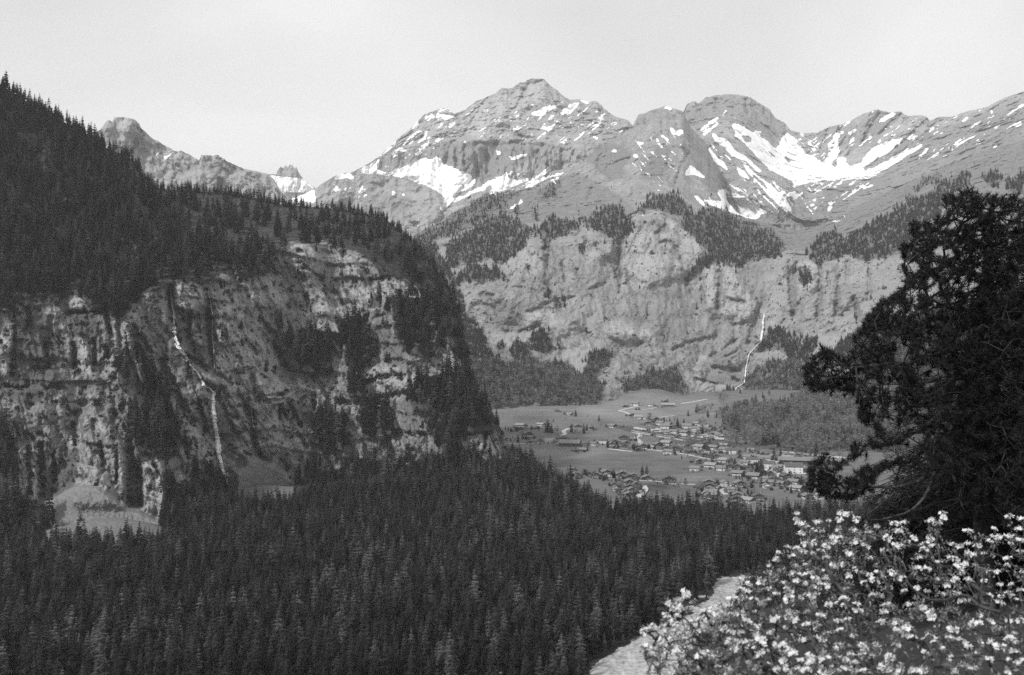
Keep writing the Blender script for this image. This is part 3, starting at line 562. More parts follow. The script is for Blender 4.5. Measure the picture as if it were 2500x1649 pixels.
# ridge in front of the big snow field
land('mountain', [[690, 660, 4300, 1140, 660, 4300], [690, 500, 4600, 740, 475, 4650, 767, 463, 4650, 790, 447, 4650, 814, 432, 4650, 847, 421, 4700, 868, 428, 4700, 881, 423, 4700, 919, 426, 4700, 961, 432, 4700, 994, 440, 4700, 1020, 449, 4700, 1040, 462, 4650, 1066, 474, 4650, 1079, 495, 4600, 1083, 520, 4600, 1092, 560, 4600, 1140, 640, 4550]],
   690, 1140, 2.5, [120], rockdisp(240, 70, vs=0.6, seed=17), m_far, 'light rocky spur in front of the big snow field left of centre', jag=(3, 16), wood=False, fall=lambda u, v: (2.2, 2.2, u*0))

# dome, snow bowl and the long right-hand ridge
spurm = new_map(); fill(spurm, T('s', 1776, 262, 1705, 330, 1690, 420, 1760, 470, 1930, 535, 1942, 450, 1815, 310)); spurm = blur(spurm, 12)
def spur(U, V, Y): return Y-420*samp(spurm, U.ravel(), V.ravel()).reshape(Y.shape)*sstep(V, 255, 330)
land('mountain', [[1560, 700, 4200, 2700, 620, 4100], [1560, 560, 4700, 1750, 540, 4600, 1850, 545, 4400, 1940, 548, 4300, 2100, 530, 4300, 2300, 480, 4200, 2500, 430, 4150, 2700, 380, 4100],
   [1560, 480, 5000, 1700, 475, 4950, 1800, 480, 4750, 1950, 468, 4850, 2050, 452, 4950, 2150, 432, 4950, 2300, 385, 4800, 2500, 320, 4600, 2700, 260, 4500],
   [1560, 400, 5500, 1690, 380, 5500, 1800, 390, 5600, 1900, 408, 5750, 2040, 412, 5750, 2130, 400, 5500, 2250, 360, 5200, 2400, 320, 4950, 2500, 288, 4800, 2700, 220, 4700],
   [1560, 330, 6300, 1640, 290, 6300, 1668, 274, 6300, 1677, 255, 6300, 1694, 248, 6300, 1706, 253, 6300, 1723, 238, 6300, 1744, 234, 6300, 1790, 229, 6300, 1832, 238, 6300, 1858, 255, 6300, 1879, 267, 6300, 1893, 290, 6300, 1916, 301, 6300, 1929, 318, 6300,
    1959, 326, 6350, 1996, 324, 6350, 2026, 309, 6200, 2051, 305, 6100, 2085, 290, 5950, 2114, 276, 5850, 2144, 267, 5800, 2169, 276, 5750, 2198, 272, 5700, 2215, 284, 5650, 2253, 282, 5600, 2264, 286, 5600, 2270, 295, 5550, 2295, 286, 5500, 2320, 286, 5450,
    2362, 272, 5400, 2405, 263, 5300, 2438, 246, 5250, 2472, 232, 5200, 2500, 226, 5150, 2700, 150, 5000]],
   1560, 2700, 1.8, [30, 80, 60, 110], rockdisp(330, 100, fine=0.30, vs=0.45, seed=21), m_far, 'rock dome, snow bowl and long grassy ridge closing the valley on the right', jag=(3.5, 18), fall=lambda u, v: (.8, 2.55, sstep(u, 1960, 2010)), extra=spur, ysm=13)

# the valley wall, its alps and the buttress above
def knobs(U, V, Y):
    return Y
GW = land('mountain', [[950, 1120, 2350, 1200, 1060, 2500, 1520, 1045, 2700, 1850, 1040, 2850, 2000, 1080, 2500, 2150, 1120, 2200, 2500, 1200, 1800, 3000, 1250, 1600],
   [950, 1020, 2450, 1200, 1000, 2640, 1300, 993, 2745, 1520, 985, 2880, 1700, 975, 3070, 1850, 978, 3010, 2000, 990, 2740, 2150, 1000, 2470, 2500, 1040, 2060, 3000, 1060, 1850],
   [950, 800, 2950, 1192, 805, 3000, 1308, 800, 3040, 1447, 820, 3080, 1600, 850, 3120, 1700, 900, 3130, 1817, 925, 3090, 1900, 860, 3080, 1980, 820, 3000, 2072, 820, 2900, 2300, 800, 2700, 3000, 720, 2400],
   [950, 700, 3100, 1123, 694, 3120, 1239, 685, 3160, 1253, 640, 3180, 1294, 595, 3220, 1396, 606, 3270, 1452, 570, 3310, 1493, 588, 3320, 1516, 570, 3330, 1544, 537, 3370, 1609, 528, 3380, 1655, 546, 3370, 1729, 611, 3330, 1748, 640, 3300, 1785, 645, 3290, 1840, 640, 3310, 1910, 620, 3330, 1979, 625, 3300, 2072, 620, 3230, 2164, 625, 3150, 2500, 560, 2900, 3000, 460, 2700],
   [950, 630, 3400, 1050, 590, 3500, 1150, 560, 3600, 1300, 530, 3700, 1450, 505, 3800, 1600, 490, 3750, 1740, 560, 3650, 1880, 595, 3600, 2000, 590, 3560, 2100, 560, 3500, 2300, 480, 3350, 2700, 380, 3200, 3000, 300, 3100],
   [950, 640, 3700, 1024, 568, 3900, 1060, 550, 3950, 1130, 505, 4050, 1170, 482, 4100, 1201, 474, 4200, 1289, 466, 4250, 1373, 434, 4450, 1436, 384, 4600, 1457, 362, 4700, 1500, 332, 4800, 1546, 306, 4900, 1558, 281, 4950, 1596, 268, 5000, 1625, 258, 5000, 1668, 273, 4950, 1685, 309, 4900, 1710, 335, 4850, 1727, 356, 4800, 1752, 402, 4600, 1768, 450, 4450, 1775, 490, 4350,
    1800, 520, 4200, 1850, 540, 4150, 1920, 562, 4100, 1960, 562, 4100, 2005, 549, 4100, 2100, 500, 4150, 2200, 455, 4150, 2300, 410, 4150, 2400, 370, 4150, 3000, 200, 4100]],
   950, 3000, 2.2, [12, 80, 110, 50, 110], rockdisp(170, 50, fine=0.16, vs=0.22, terr=6, ts=70, seed=25), m_wall, 'high pale cliff wall behind the village with alps and woods above it', jag=(3, 16), fall=lambda u, v: (.8, .8, u*0), deep=(26, 34), ysm=5)

# the near hill on the left
def lextra(U, V, Y):
    return Y
def ldisp(B, u, v):
    a = B[:, 0]*.9+B[:, 2]*.42; b_ = -B[:, 0]*.42+B[:, 2]*.9
    gul = fbm(np.stack([a/62, B[:, 1]/240, b_/300], 1), 6, .55, ridged=True, seed=31)
    r = 48*(gul-.1)+14*fbm(B/160, 2, seed=35)
    z = (B[:, 2]+.12*B[:, 0])/24+1.1*fbm(B/110, 3, seed=37); fr = z-np.floor(z)
    r = r+10*(np.where(fr < .82, fr/.82, (1-fr)/.18)-.5)*(.4+np.clip(1.6*fbm(B/90, 2, seed=39), -.3, 1))
    r = r+rockdisp(17, 6.0, fine=0.3, vs=0.55, seed=33)(B, u, v)
    k = samp(WOODB, u, v)
    return r*(1-0.55*k)*(1-.75*samp(SCREEB, u, v))
LH = land('hill', [[-300, 1500, 800, 0, 1450, 850, 400, 1400, 900, 700, 1330, 1100, 900, 1290, 1170, 1270, 1330, 1050],
   [-300, 1330, 915, 0, 1300, 972, 400, 1292, 985, 500, 1232, 1130, 700, 1195, 1240, 900, 1192, 1250, 1100, 1230, 1140, 1240, 1232, 1135, 1270, 1250, 1110],
   [-300, 1060, 980, 0, 1020, 1010, 300, 960, 1045, 520, 940, 1130, 700, 960, 1250, 900, 960, 1270, 1050, 930, 1240, 1150, 945, 1240, 1200, 1000, 1255, 1230, 1060, 1250, 1270, 1240, 1130],
   [-300, 770, 1020, 0, 745, 1060, 200, 728, 1100, 270, 765, 1090, 320, 772, 1080, 370, 715, 1110, 420, 690, 1140, 560, 675, 1200, 640, 635, 1260, 700, 598, 1310, 820, 600, 1350, 900, 640, 1350, 1000, 690, 1340, 1060, 740, 1330, 1100, 800, 1320, 1140, 885, 1310, 1170, 945, 1300, 1200, 1010, 1285, 1230, 1065, 1262, 1270, 1235, 1150],
   [-300, 420, 1150, 0, 500, 1180, 350, 580, 1250, 600, 570, 1400, 800, 560, 1480, 950, 600, 1470, 1050, 690, 1430, 1126, 830, 1370, 1200, 1012, 1300, 1270, 1232, 1160],
   [-300, 60, 1250, -150, 110, 1270, 0, 205, 1290, 61, 245, 1300, 103, 268, 1310, 153, 297, 1320, 230, 335, 1340, 268, 368, 1350, 306, 378, 1360, 333, 398, 1370, 350, 430, 1385, 370, 455, 1500, 400, 462, 1530, 459, 465, 1560, 593, 478, 1600, 690, 500, 1620, 838, 512, 1640, 935, 530, 1630, 973, 560, 1600, 1011, 597, 1570, 1050, 637, 1540, 1093, 692, 1500, 1114, 740, 1470,
    1126, 800, 1440, 1140, 878, 1410, 1155, 930, 1390, 1174, 960, 1360, 1203, 1008, 1330, 1225, 1050, 1300, 1240, 1120, 1240, 1270, 1230, 1180]],
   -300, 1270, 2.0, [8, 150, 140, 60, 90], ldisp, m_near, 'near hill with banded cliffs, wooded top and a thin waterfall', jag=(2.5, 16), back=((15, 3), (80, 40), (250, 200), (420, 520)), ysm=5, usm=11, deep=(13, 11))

# ---- the ground: slope below the camera, valley floor, low mounds and the rise on the right
def ground_h(x, y):
    x = np.asarray(x, float); y = np.asarray(y, float)
    k = sstep(x, -0.5, 6.0)
    near = -1.75-(0.62*(1-k)+0.27*k)*np.minimum(y, 30)+0.30*np.clip(x-1.0, 0, 9)*sstep(y, 2, 12)
    h = near-0.72*np.maximum(y-30, 0)
    q = np.stack([x/160, y/160, x*0], -1).reshape(-1, 3)
    f = fbm(q, 3, seed=41).reshape(np.shape(x))
    fl = FLOOR+2.0*f
    u = CU+F*x/np.maximum(y, 1)
    # debris cone at the foot of the near hill
    fl = fl+26*np.exp(-((x-20)/120)**2-((y-1235)/150)**2)+16*np.exp(-((x+150)/130)**2-((y-1180)/120)**2)
    fl = fl+15*np.exp(-((x+380)/52)**2-((y-962)/34)**2)+9*np.exp(-((x+293)/34)**2-((y-1185)/26)**2)
    # pasture swell left of the village
    fl = fl+9*np.exp(-((x-40)/220)**2-((y-2150)/230)**2)*(1+0.5*f)
    # wooded rise to the right of the village, and mounds under the wall
    fl = fl+(70*sstep(x, 420, 1500)+16*sstep(x, 380, 620))*sstep(y, 1700, 2300)
    for u_, v_, w_, a_ in ((1535, 975, 75, 17), (1610, 970, 60, 22), (1575, 978, 120, 8)):
        y_ = 2950; x_ = (u_-CU)/F*y_
        fl = fl+a_*np.exp(-((x-x_)/w_)**2-((y-y_)/70)**2)
    # stream bed is a little lower
    t = sstep(h-fl, -6, 10)
    return fl*(1-t)+np.maximum(h, fl)*t
def ground_at(u, v, ymin=200.0):
    """where the bearing (u, v) meets the ground"""
    ys = np.geomspace(ymin, 5200, 900)
    x = (u-CU)/F*ys; z = (CV-v)/F*ys
    g = ground_h(x, ys); d = z-g
    k = np.where(d < 0)[0]
    if len(k) == 0 or k[0] == 0: return None
    i = k[0]; t = d[i-1]/(d[i-1]-d[i]); y = ys[i-1]+(ys[i]-ys[i-1])*t
    return np.array([(u-CU)/F*y, y, (CV-v)/F*y])

FIELD = new_map(); GRAVEL = new_map(); FWOOD = new_map()
CONE = new_map()
fill(CONE, T('s', 100, 1330, 140, 1200, 235, 1150, 330, 1190, 402, 1250, 402, 1340, 350, 1350, 120, 1350)); fill(CONE, T('s', 570, 1220, 590, 1130, 650, 1120, 715, 1150, 720, 1235, 570, 1245))
GRAV = T('s', 1415, 1700, 1450, 1620, 1500, 1590, 1570, 1550, 1640, 1530, 1690, 1495, 1740, 1460, 1745, 1430, 1760, 1410, 1830, 1404, 1885, 1402, 1960, 1392, 2060, 1380, 2060, 1400, 1960, 1420, 1880, 1440, 1830, 1440, 1800, 1480, 1760, 1540, 1730, 1600, 1700, 1700)
fill(GRAVEL, GRAV)
for p in polys('s', "960 1645 1120 1640 1250 1638 1400 1640 1400 1648 1100 1650; 1130 1625 1200 1612 1200 1617 1140 1632; 1665 1455 1740 1452 1745 1458 1680 1462; 1600 1490 1720 1478 1725 1484 1610 1500"): fill(GRAVEL, p)
fill(FIELD, T('s', 1180, 940, 2500, 900, 2500, 1262, 1960, 1262, 1870, 1285, 1750, 1262, 1560, 1252, 1490, 1258, 1450, 1240, 1400, 1200, 1330, 1165, 1240, 1130, 1180, 1120))
fill(FWOOD, T('s', -300, 1335, 150, 1345, 392, 1345, 400, 1258, 450, 1238, 520, 1215, 560, 1245, 700, 1242, 760, 1215, 900, 1205, 1100, 1190, 1240, 1140, 1240, 1100, 1240, 1125, 1330, 1162, 1400, 1198, 1450, 1236, 1490, 1262, 1560, 1252, 1750, 1264, 1870, 1290, 1960, 1268, 2100, 1262, 2700, 1250, 2700, 1700, -300, 1700))
fill(FWOOD, T('c1', 1480, 200, 1550, 150, 1640, 150, 1750, 130, 1900, 110, 2000, 60, 2300, 20, 3600, -20, 3600, 420, 2377, 395, 2100, 400, 1900, 385, 1600, 325, 1520, 312, 1500, 250))
for p in polys('s', "1425 1700 1500 1600 1580 1560 1640 1535 1700 1500 1745 1460 1755 1430 1772 1412 1830 1404 1885 1402 1960 1392 2060 1380 2060 1410 1960 1430 1880 1450 1830 1450 1800 1480 1760 1540 1730 1600 1700 1700"): fill(FWOOD, p, 0.0)
fill(FWOOD, T('v4', 1130, 440, 1300, 540, 1250, 640, 1170, 800, 900, 800, 960, 600, 940, 440), 0.0)
fill(FWOOD, T('v4', 2130, 440, 2600, 440, 2700, 900, 2300, 860, 2130, 760), 0.0)
FIELDB, GRAVB, FWB = blur(FIELD, 2), blur(GRAVEL, 1), blur(FWOOD, 2)

m_ground, nt, bs = mat_new('valley_ground', 0.95, 0.1); g = NG(nt)
pos = g.n('ShaderNodeNewGeometry').outputs['Position']
n1 = g.noise(pos, 1/60, 6, 0.6); n2 = g.noise(pos, 1/5, 6, 0.75); n3 = g.noise(g.map(pos, (1/90, 1/25, 0)), 1.0, 4, 0.6)
fld = g.math('ADD', g.rng(n1, 0.3, 0.7, 0.125, 0.165), g.math('MULTIPLY', g.math('SUBTRACT', n2, 0.5), 0.05))
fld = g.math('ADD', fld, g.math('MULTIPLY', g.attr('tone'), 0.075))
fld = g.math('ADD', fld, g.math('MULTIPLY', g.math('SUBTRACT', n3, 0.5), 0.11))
floorc = g.rng(n2, 0.3, 0.7, 0.02, 0.05)
c = g.mix(g.rng(g.math('ADD', g.attr('field'), g.math('MULTIPLY', g.math('SUBTRACT', n2, 0.5), 0.3)), 0.4, 0.6), floorc, fld)
ng = g.noise(g.map(pos, (1, 1, 1)), 1/3.5, 6, 0.75); ng2 = g.noise(g.map(pos, (1/9, 1/40, 0), (0, 0, -.6)), 1.0, 5, 0.65, 1.2)
gv = g.math('ADD', g.rng(ng, 0.3, 0.7, 0.22, 0.50), g.math('MULTIPLY', g.math('SUBTRACT', ng2, 0.5), 0.6))
cv_ = g.rng(g.noise(pos, 1/3, 5, 0.75), 0.3, 0.7, 0.11, 0.19)
c = g.mix(g.rng(g.math('ADD', g.attr('cone'), g.math('MULTIPLY', g.math('SUBTRACT', n2, 0.5), 0.6)), 0.4, 0.6), c, cv_)
c = g.mix(g.rng(g.math('ADD', g.attr('gravel'), g.math('MULTIPLY', g.math('SUBTRACT', ng, 0.5), 0.9)), 0.42, 0.58), c, gv)
g.l(c, bs.inputs['Base Color'])
bp = g.n('ShaderNodeBump', i_Strength=0.5); bp.inputs['Distance'].default_value = 0.8; g.l(n2, bp.inputs['Height']); g.l(bp.outputs[0], bs.inputs['Normal'])

us = np.arange(-1500, 4010, 5.0)
ysg = np.concatenate([np.geomspace(0.6, 400, 170, endpoint=False), np.geomspace(400, 3300, 460, endpoint=False), np.geomspace(3300, 7800, 40)])
UU, YY = np.meshgrid(us, ysg)
XX = (UU-CU)/F*YY
ZZ = ground_h(XX, YY)
ZZ = ZZ+0.35*fbm(np.stack([XX.ravel()/9, YY.ravel()/9, XX.ravel()*0], 1), 3, seed=5).reshape(XX.shape)*sstep(YY, 20, 200)
VV = CV-F*ZZ/YY
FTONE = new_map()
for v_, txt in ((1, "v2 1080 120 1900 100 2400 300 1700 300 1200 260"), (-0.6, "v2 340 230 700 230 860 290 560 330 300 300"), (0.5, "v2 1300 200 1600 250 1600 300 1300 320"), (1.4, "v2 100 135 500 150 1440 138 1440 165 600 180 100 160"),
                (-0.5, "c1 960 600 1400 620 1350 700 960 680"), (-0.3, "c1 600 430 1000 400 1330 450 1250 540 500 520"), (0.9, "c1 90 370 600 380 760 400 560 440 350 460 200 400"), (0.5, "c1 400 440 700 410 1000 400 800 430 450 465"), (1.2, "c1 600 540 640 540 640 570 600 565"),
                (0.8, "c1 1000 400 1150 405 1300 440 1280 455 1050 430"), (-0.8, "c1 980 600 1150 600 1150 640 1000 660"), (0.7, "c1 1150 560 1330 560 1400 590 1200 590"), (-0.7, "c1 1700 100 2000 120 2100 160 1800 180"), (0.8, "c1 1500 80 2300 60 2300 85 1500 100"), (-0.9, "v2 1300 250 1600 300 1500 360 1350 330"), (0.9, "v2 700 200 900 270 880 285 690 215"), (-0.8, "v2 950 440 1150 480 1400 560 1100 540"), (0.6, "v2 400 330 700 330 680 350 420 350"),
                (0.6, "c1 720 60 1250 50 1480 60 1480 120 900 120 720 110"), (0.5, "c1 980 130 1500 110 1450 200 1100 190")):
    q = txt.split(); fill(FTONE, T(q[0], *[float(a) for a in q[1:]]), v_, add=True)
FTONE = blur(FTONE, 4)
wz = fbm(np.stack([XX.ravel()/30, YY.ravel()/30, XX.ravel()*0], 1), 3, seed=51)*5*600/np.maximum(YY.ravel(), 600)
uu, vv = UU.ravel()+wz, VV.ravel()+wz*0.5
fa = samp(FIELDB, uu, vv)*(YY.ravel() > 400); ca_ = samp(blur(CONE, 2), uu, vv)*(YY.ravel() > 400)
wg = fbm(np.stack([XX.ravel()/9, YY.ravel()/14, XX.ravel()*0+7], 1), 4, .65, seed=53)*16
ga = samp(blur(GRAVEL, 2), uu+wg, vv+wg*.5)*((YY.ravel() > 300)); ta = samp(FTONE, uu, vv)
nr, n = UU.shape; idx = np.arange(nr*n).reshape(nr, n)
Q = np.stack([idx[:-1, :-1], idx[:-1, 1:], idx[1:, 1:], idx[1:, :-1]], -1).reshape(-1, 4)
GV = np.stack([XX, YY, ZZ], -1).reshape(-1, 3)
fq = fa[Q[:, 0]] > 0.5; gq = ga[Q[:, 0]] > 0.5
def part_mesh(sel, name, label):
    q = Q[sel]; used, inv = np.unique(q, return_inverse=True)
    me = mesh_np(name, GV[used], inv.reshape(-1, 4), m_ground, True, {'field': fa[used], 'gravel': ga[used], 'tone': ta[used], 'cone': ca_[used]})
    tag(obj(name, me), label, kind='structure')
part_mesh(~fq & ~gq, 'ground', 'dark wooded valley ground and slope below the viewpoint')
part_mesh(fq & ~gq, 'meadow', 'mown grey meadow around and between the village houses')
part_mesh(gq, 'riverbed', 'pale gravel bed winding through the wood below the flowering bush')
# ---------------------------------------------------------------- trees
m_spruce = simple('spruce_needles', 0.018, 0.45, 3.0, rand=0.6)
m_larch = simple('larch_needles', 0.066, 0.3, 3.0, rand=0.35)
m_leafy = simple('spring_leaves', 0.16, 0.3, 2.0, rand=0.4)
m_bark = simple('bark', 0.07, 0.3, 3.0)
m_paleb = simple('pale_bark', 0.16, 0.3, 3.0)

def conifer_geo(seed, levels=17, H=1.0, Rm=0.15, base=0.12, droop=0.35, thin=0.0, sub=3, pw=0.75):
    """crown of whorled drooping branches, each a ragged fan of sprays; returns crown MB and trunk MB"""
    r = np.random.default_rng(seed); c = MB()
    lean = r.normal(0, 0.01, 2)
    for k in range(levels):
        t = (k+r.uniform(0, .6))/levels; z = base+(0.985-base)*t**0.92
        rad = Rm*(1-t)**pw*(0.8+0.4*r.random())+0.010
        if k < 2: rad *= 0.75
        nb = int(round(8*(1-t)+4)); a0 = r.uniform(0, 6.28)
        for j in range(nb):
            if r.random() < thin: continue
            a = a0+6.283*j/nb+r.normal(0, .2); L = rad*(0.65+0.55*r.random())
            ca, sa = math.cos(a), math.sin(a); dz = droop*(0.6+0.8*r.random())
            w = L*0.24+0.006
            def pt(s, o, dd=0): return [ca*L*s-sa*o+lean[0]*z, sa*L*s+ca*o+lean[1]*z, z-L*dz*s*s+0.10*L*s*(1-s)+dd]
            V = [pt(0.0, 0, 0.012), pt(0.45, w, -0.2*w), pt(1.0, 0), pt(0.45, -w, -0.2*w)]
            tr = [[0, 1, 2], [0, 2, 3]]
            for q in range(sub):
                s = 0.3+0.6*(q+r.random()*.7)/sub; sd = 1 if (q+j) % 2 else -1
                i = len(V); V += [pt(s-0.12, 0), pt(s+0.22, sd*w*1.9*(1.1-s*0.6), -0.35*w-0.01), pt(s+0.1, 0, -0.3*w)]; tr.append([i, i+1, i+2])
            # hanging sprays
            i = len(V); V += [pt(0.35, w*.3), pt(0.95, -w*.2), pt(0.6, 0, -0.055*(1-t)-0.018)]; tr.append([i, i+1, i+2])
            c.add(np.array(V)*H, tris=tr)
    # leader
    c.add(np.array([[-.006, 0, .95], [.006, 0, .95], [0, 0, 1.01], [0, -.006, .95], [0, .006, .95]])*H, tris=[[0, 1, 2], [3, 4, 2]])
    tk = MB(); tk.tube(np.array([[0, 0, -0.04], [lean[0]*.3, lean[1]*.3, .3], [lean[0]*.7, lean[1]*.7, .7], [lean[0], lean[1], .97]])*H, np.array([.013, .011, .006, .002])*H, 5)
    return c, tk
def leafy_geo(seed, n=420, squash=1.0, bare=0.0):
    """rounded, uneven broadleaf crown: clumps of leaf-sized faces on forked limbs"""
    r = np.random.default_rng(seed); c = MB(); tk = MB()
    tk.tube([[0, 0, -.04], [.01, 0, .2], [0, .01, .45]], [.022, .017, .011], 5)
    cl = []
    for k in range(11):
        a = r.uniform(0, 6.28); z = r.uniform(.32, .88); rr = .27*math.sqrt(max(0.05, 1-((z-.55)/.42)**2))*r.uniform(.3, 1)
        p = np.array([math.cos(a)*rr*squash, math.sin(a)*rr*squash, z]); cl.append((p, r.uniform(.08, .17)))
        tk.tube([[0, 0, .25+.2*z*.5], p*[.6, .6, 0]+[0, 0, z*.8], p], [.009, .006, .002], 4)
    V = []
    for i in range(n):
        p, s = cl[r.integers(len(cl))]
        d = r.normal(size=3); d /= np.linalg.norm(d); q = p+d*s*r.uniform(.5, 1.05)*[1, 1, .8]
        e = r.normal(size=3); e /= np.linalg.norm(e); f = np.cross(d, e); L = r.uniform(.018, .04)
        V += [q-e*L, q+f*L*.8, q+e*L]
    c.add(np.array(V), tris=np.arange(len(V)).reshape(-1, 3))
    return c, tk
def bush_geo(seed, n=90):
    r = np.random.default_rng(seed); c = MB(); V = []
    for i in range(n):
        d = r.normal(size=3); d /= np.linalg.norm(d); d[2] = abs(d[2]); q = d*r.uniform(.5, 1)*[.5, .5, .75]
        e = r.normal(size=3); e /= np.linalg.norm(e); f = np.cross(d, e)+1e-3; L = r.uniform(.08, .2)
        V += [q-e*L, q+f*L, q+e*L]
    c.add(np.array(V), tris=np.arange(len(V)).reshape(-1, 3))
    return c, None

def joined(name, geo, mats):
    c, tk = geo; cv = np.concatenate(c.v); ct = np.concatenate(c.t)
    if tk is None: return mesh_np(name, cv, ct, [mats[0]], False)
    tv = np.concatenate(tk.v); tq = np.concatenate(tk.q)+len(cv)
    return mesh_np(name, np.concatenate([cv, tv]), [ct, tq], mats, False, matidx=[0]*len(ct)+[1]*len(tq))
lib = bpy.data.collections.new('tree_kinds')      # source shapes for the mass woods; never linked to the scene
SPR = [conifer_geo(s, Rm=rm, droop=d, thin=th, base=bs_) for s, rm, d, th, bs_ in ((1, .15, .35, .05, .10), (2, .125, .5, .1, .14), (3, .17, .3, .12, .12), (4, .11, .45, .05, .2), (5, .14, .6, .2, .08))]
LAR = [conifer_geo(s, levels=13, Rm=rm, droop=.12, thin=.28, base=.22, sub=4, pw=.75) for s, rm in ((11, .15), (12, .18), (13, .13))]
LEF = [leafy_geo(s, squash=q) for s, q in ((21, 1.0), (22, .8), (23, 1.15))]
BSH = [bush_geo(s) for s in (31, 32, 33)]
names = []
for k, (geo, mats) in enumerate([(x, [m_spruce, m_bark]) for x in SPR]+[(x, [m_larch, m_bark]) for x in LAR]+[(x, [m_leafy, m_paleb]) for x in LEF]+[(x, [m_spruce]) for x in BSH]+[(BSH[0], [m_leafy])]):
    o = bpy.data.objects.new('kind_%02d' % k, joined('kind_%02d' % k, geo, mats)); lib.objects.link(o)
I_SPR, I_LAR, I_LEF, I_BSH = [0, 1, 2, 3, 4], [5, 6, 7], [8, 9, 10], [11, 12, 13, 14]

def scatter_tree():
    ng = bpy.data.node_groups.new('wood_scatter', 'GeometryNodeTree')
    ng.interface.new_socket('Geometry', in_out='INPUT', socket_type='NodeSocketGeometry')
    ng.interface.new_socket('Geometry', in_out='OUTPUT', socket_type='NodeSocketGeometry')
    N = ng.nodes.new; L = ng.links.new
    gi, go = N('NodeGroupInput'), N('NodeGroupOutput')
    ci = N('GeometryNodeCollectionInfo'); ci.inputs['Collection'].default_value = lib
    ci.inputs['Separate Children'].default_value = True; ci.inputs['Reset Children'].default_value = True
    ip = N('GeometryNodeInstanceOnPoints'); ip.inputs['Pick Instance'].default_value = True
    def at(nm, t):
        a = N('GeometryNodeInputNamedAttribute'); a.data_type = t; a.inputs['Name'].default_value = nm; return a.outputs[0]
    L(gi.outputs[0], ip.inputs['Points']); L(ci.outputs[0], ip.inputs['Instance'])
    L(at('kind_id', 'INT'), ip.inputs['Instance Index']); L(at('turn', 'FLOAT_VECTOR'), ip.inputs['Rotation']); L(at('size', 'FLOAT_VECTOR'), ip.inputs['Scale'])
    L(ip.outputs[0], go.inputs[0])
    return ng
SC = scatter_tree()
def wood(name, label, pts, h, kind, wid=None):
    n = len(pts)
    if n == 0: return
    pts = np.asarray(pts, np.float32); h = np.asarray(h, np.float32)
    me = bpy.data.meshes.new(name); me.vertices.add(n); me.vertices.foreach_set('co', pts.ravel())
    a = me.attributes.new('kind_id', 'INT', 'POINT'); a.data.foreach_set('value', np.asarray(kind, np.int32))
    w = h*rng.uniform(1.05, 1.6, n) if wid is None else wid
    a = me.attributes.new('size', 'FLOAT_VECTOR', 'POINT'); a.data.foreach_set('vector', np.stack([w, w, h], 1).astype(np.float32).ravel())
    t = np.stack([rng.normal(0, .03, n), rng.normal(0, .03, n), rng.uniform(0, 6.28, n)], 1).astype(np.float32)
    a = me.attributes.new('turn', 'FLOAT_VECTOR', 'POINT'); a.data.foreach_set('vector', t.ravel())
    o = obj(name, me); md = o.modifiers.new('scatter', 'NODES'); md.node_group = SC
    tag(o, label, kind='stuff'); return o
def pick(n, mixw):
    ks = []; pw = []
    for ids, w in mixw:
        for i in ids: ks.append(i); pw.append(w/len(ids))
    return rng.choice(ks, n, p=np.array(pw)/sum(pw))

# 1 the wood on the near hill (top and ledges)
WOODX = blur(WOOD, 5)
def cover(L, mask, box, hm, dens, floor_=0.5, hj=.25, Yref=None, umax=2700):
    """points on a land surface where the mask says so; dens = trees per (height in px)^2"""
    u0, v0, u1, v1 = box; out = []; H = []
    hp = hm/Yref*F; n = int((u1-u0)*(v1-v0)*dens/hp**2)
    u = rng.uniform(u0, u1, n); v = rng.uniform(v0, v1, n)
    w = fbm(np.stack([u/26, v/38, u*0], 1), 4, .65)*1.0+rng.normal(0, .10, n)
    k = samp(mask, u, v)+w > floor_
    for a, b in zip(u[k], v[k]):
        p = L.at(a, b)
        if p is not None:
            tp_ = L.top[int(round((a-L.u0)/L.du))]; nr_ = .6+.4*min(1, max(0, (b-tp_)/45))
            out.append(p); H.append(hm*(1+rng.normal(0, hj))*0.95*nr_)
    return np.array(out).reshape(-1, 3), np.clip(np.array(H), hm*.35, hm*1.5)
pts, h = cover(LH, WOODX, (-150, 90, 1265, 1420), 26, 13, .5, .28, 1250)
wood('hill_forest', 'dark conifer wood covering the top and ledges of the near hill', pts, h, pick(len(pts), [(I_SPR, .70), (I_LAR, .30)]))
# ridge line trees so the skyline is ragged
rl = []; rh = []
for u in np.arange(-120, 1262, 5.5):
    uu_ = u+R.uniform(-3, 3); i = int((uu_-LH.u0)/LH.du); v = LH.top[i]+R.uniform(0.5, 6)
    p = LH.at(uu_, v)
    if p is not None: rl.append(p-np.array([0, 0, .8])); rh.append(R.choice([8, 11, 13, 15, 17, 20]))
wood('hill_forest', 'ragged row of conifers along the skyline of the near hill', rl, rh, pick(len(rl), [(I_SPR, .9), (I_LAR, .1)]))
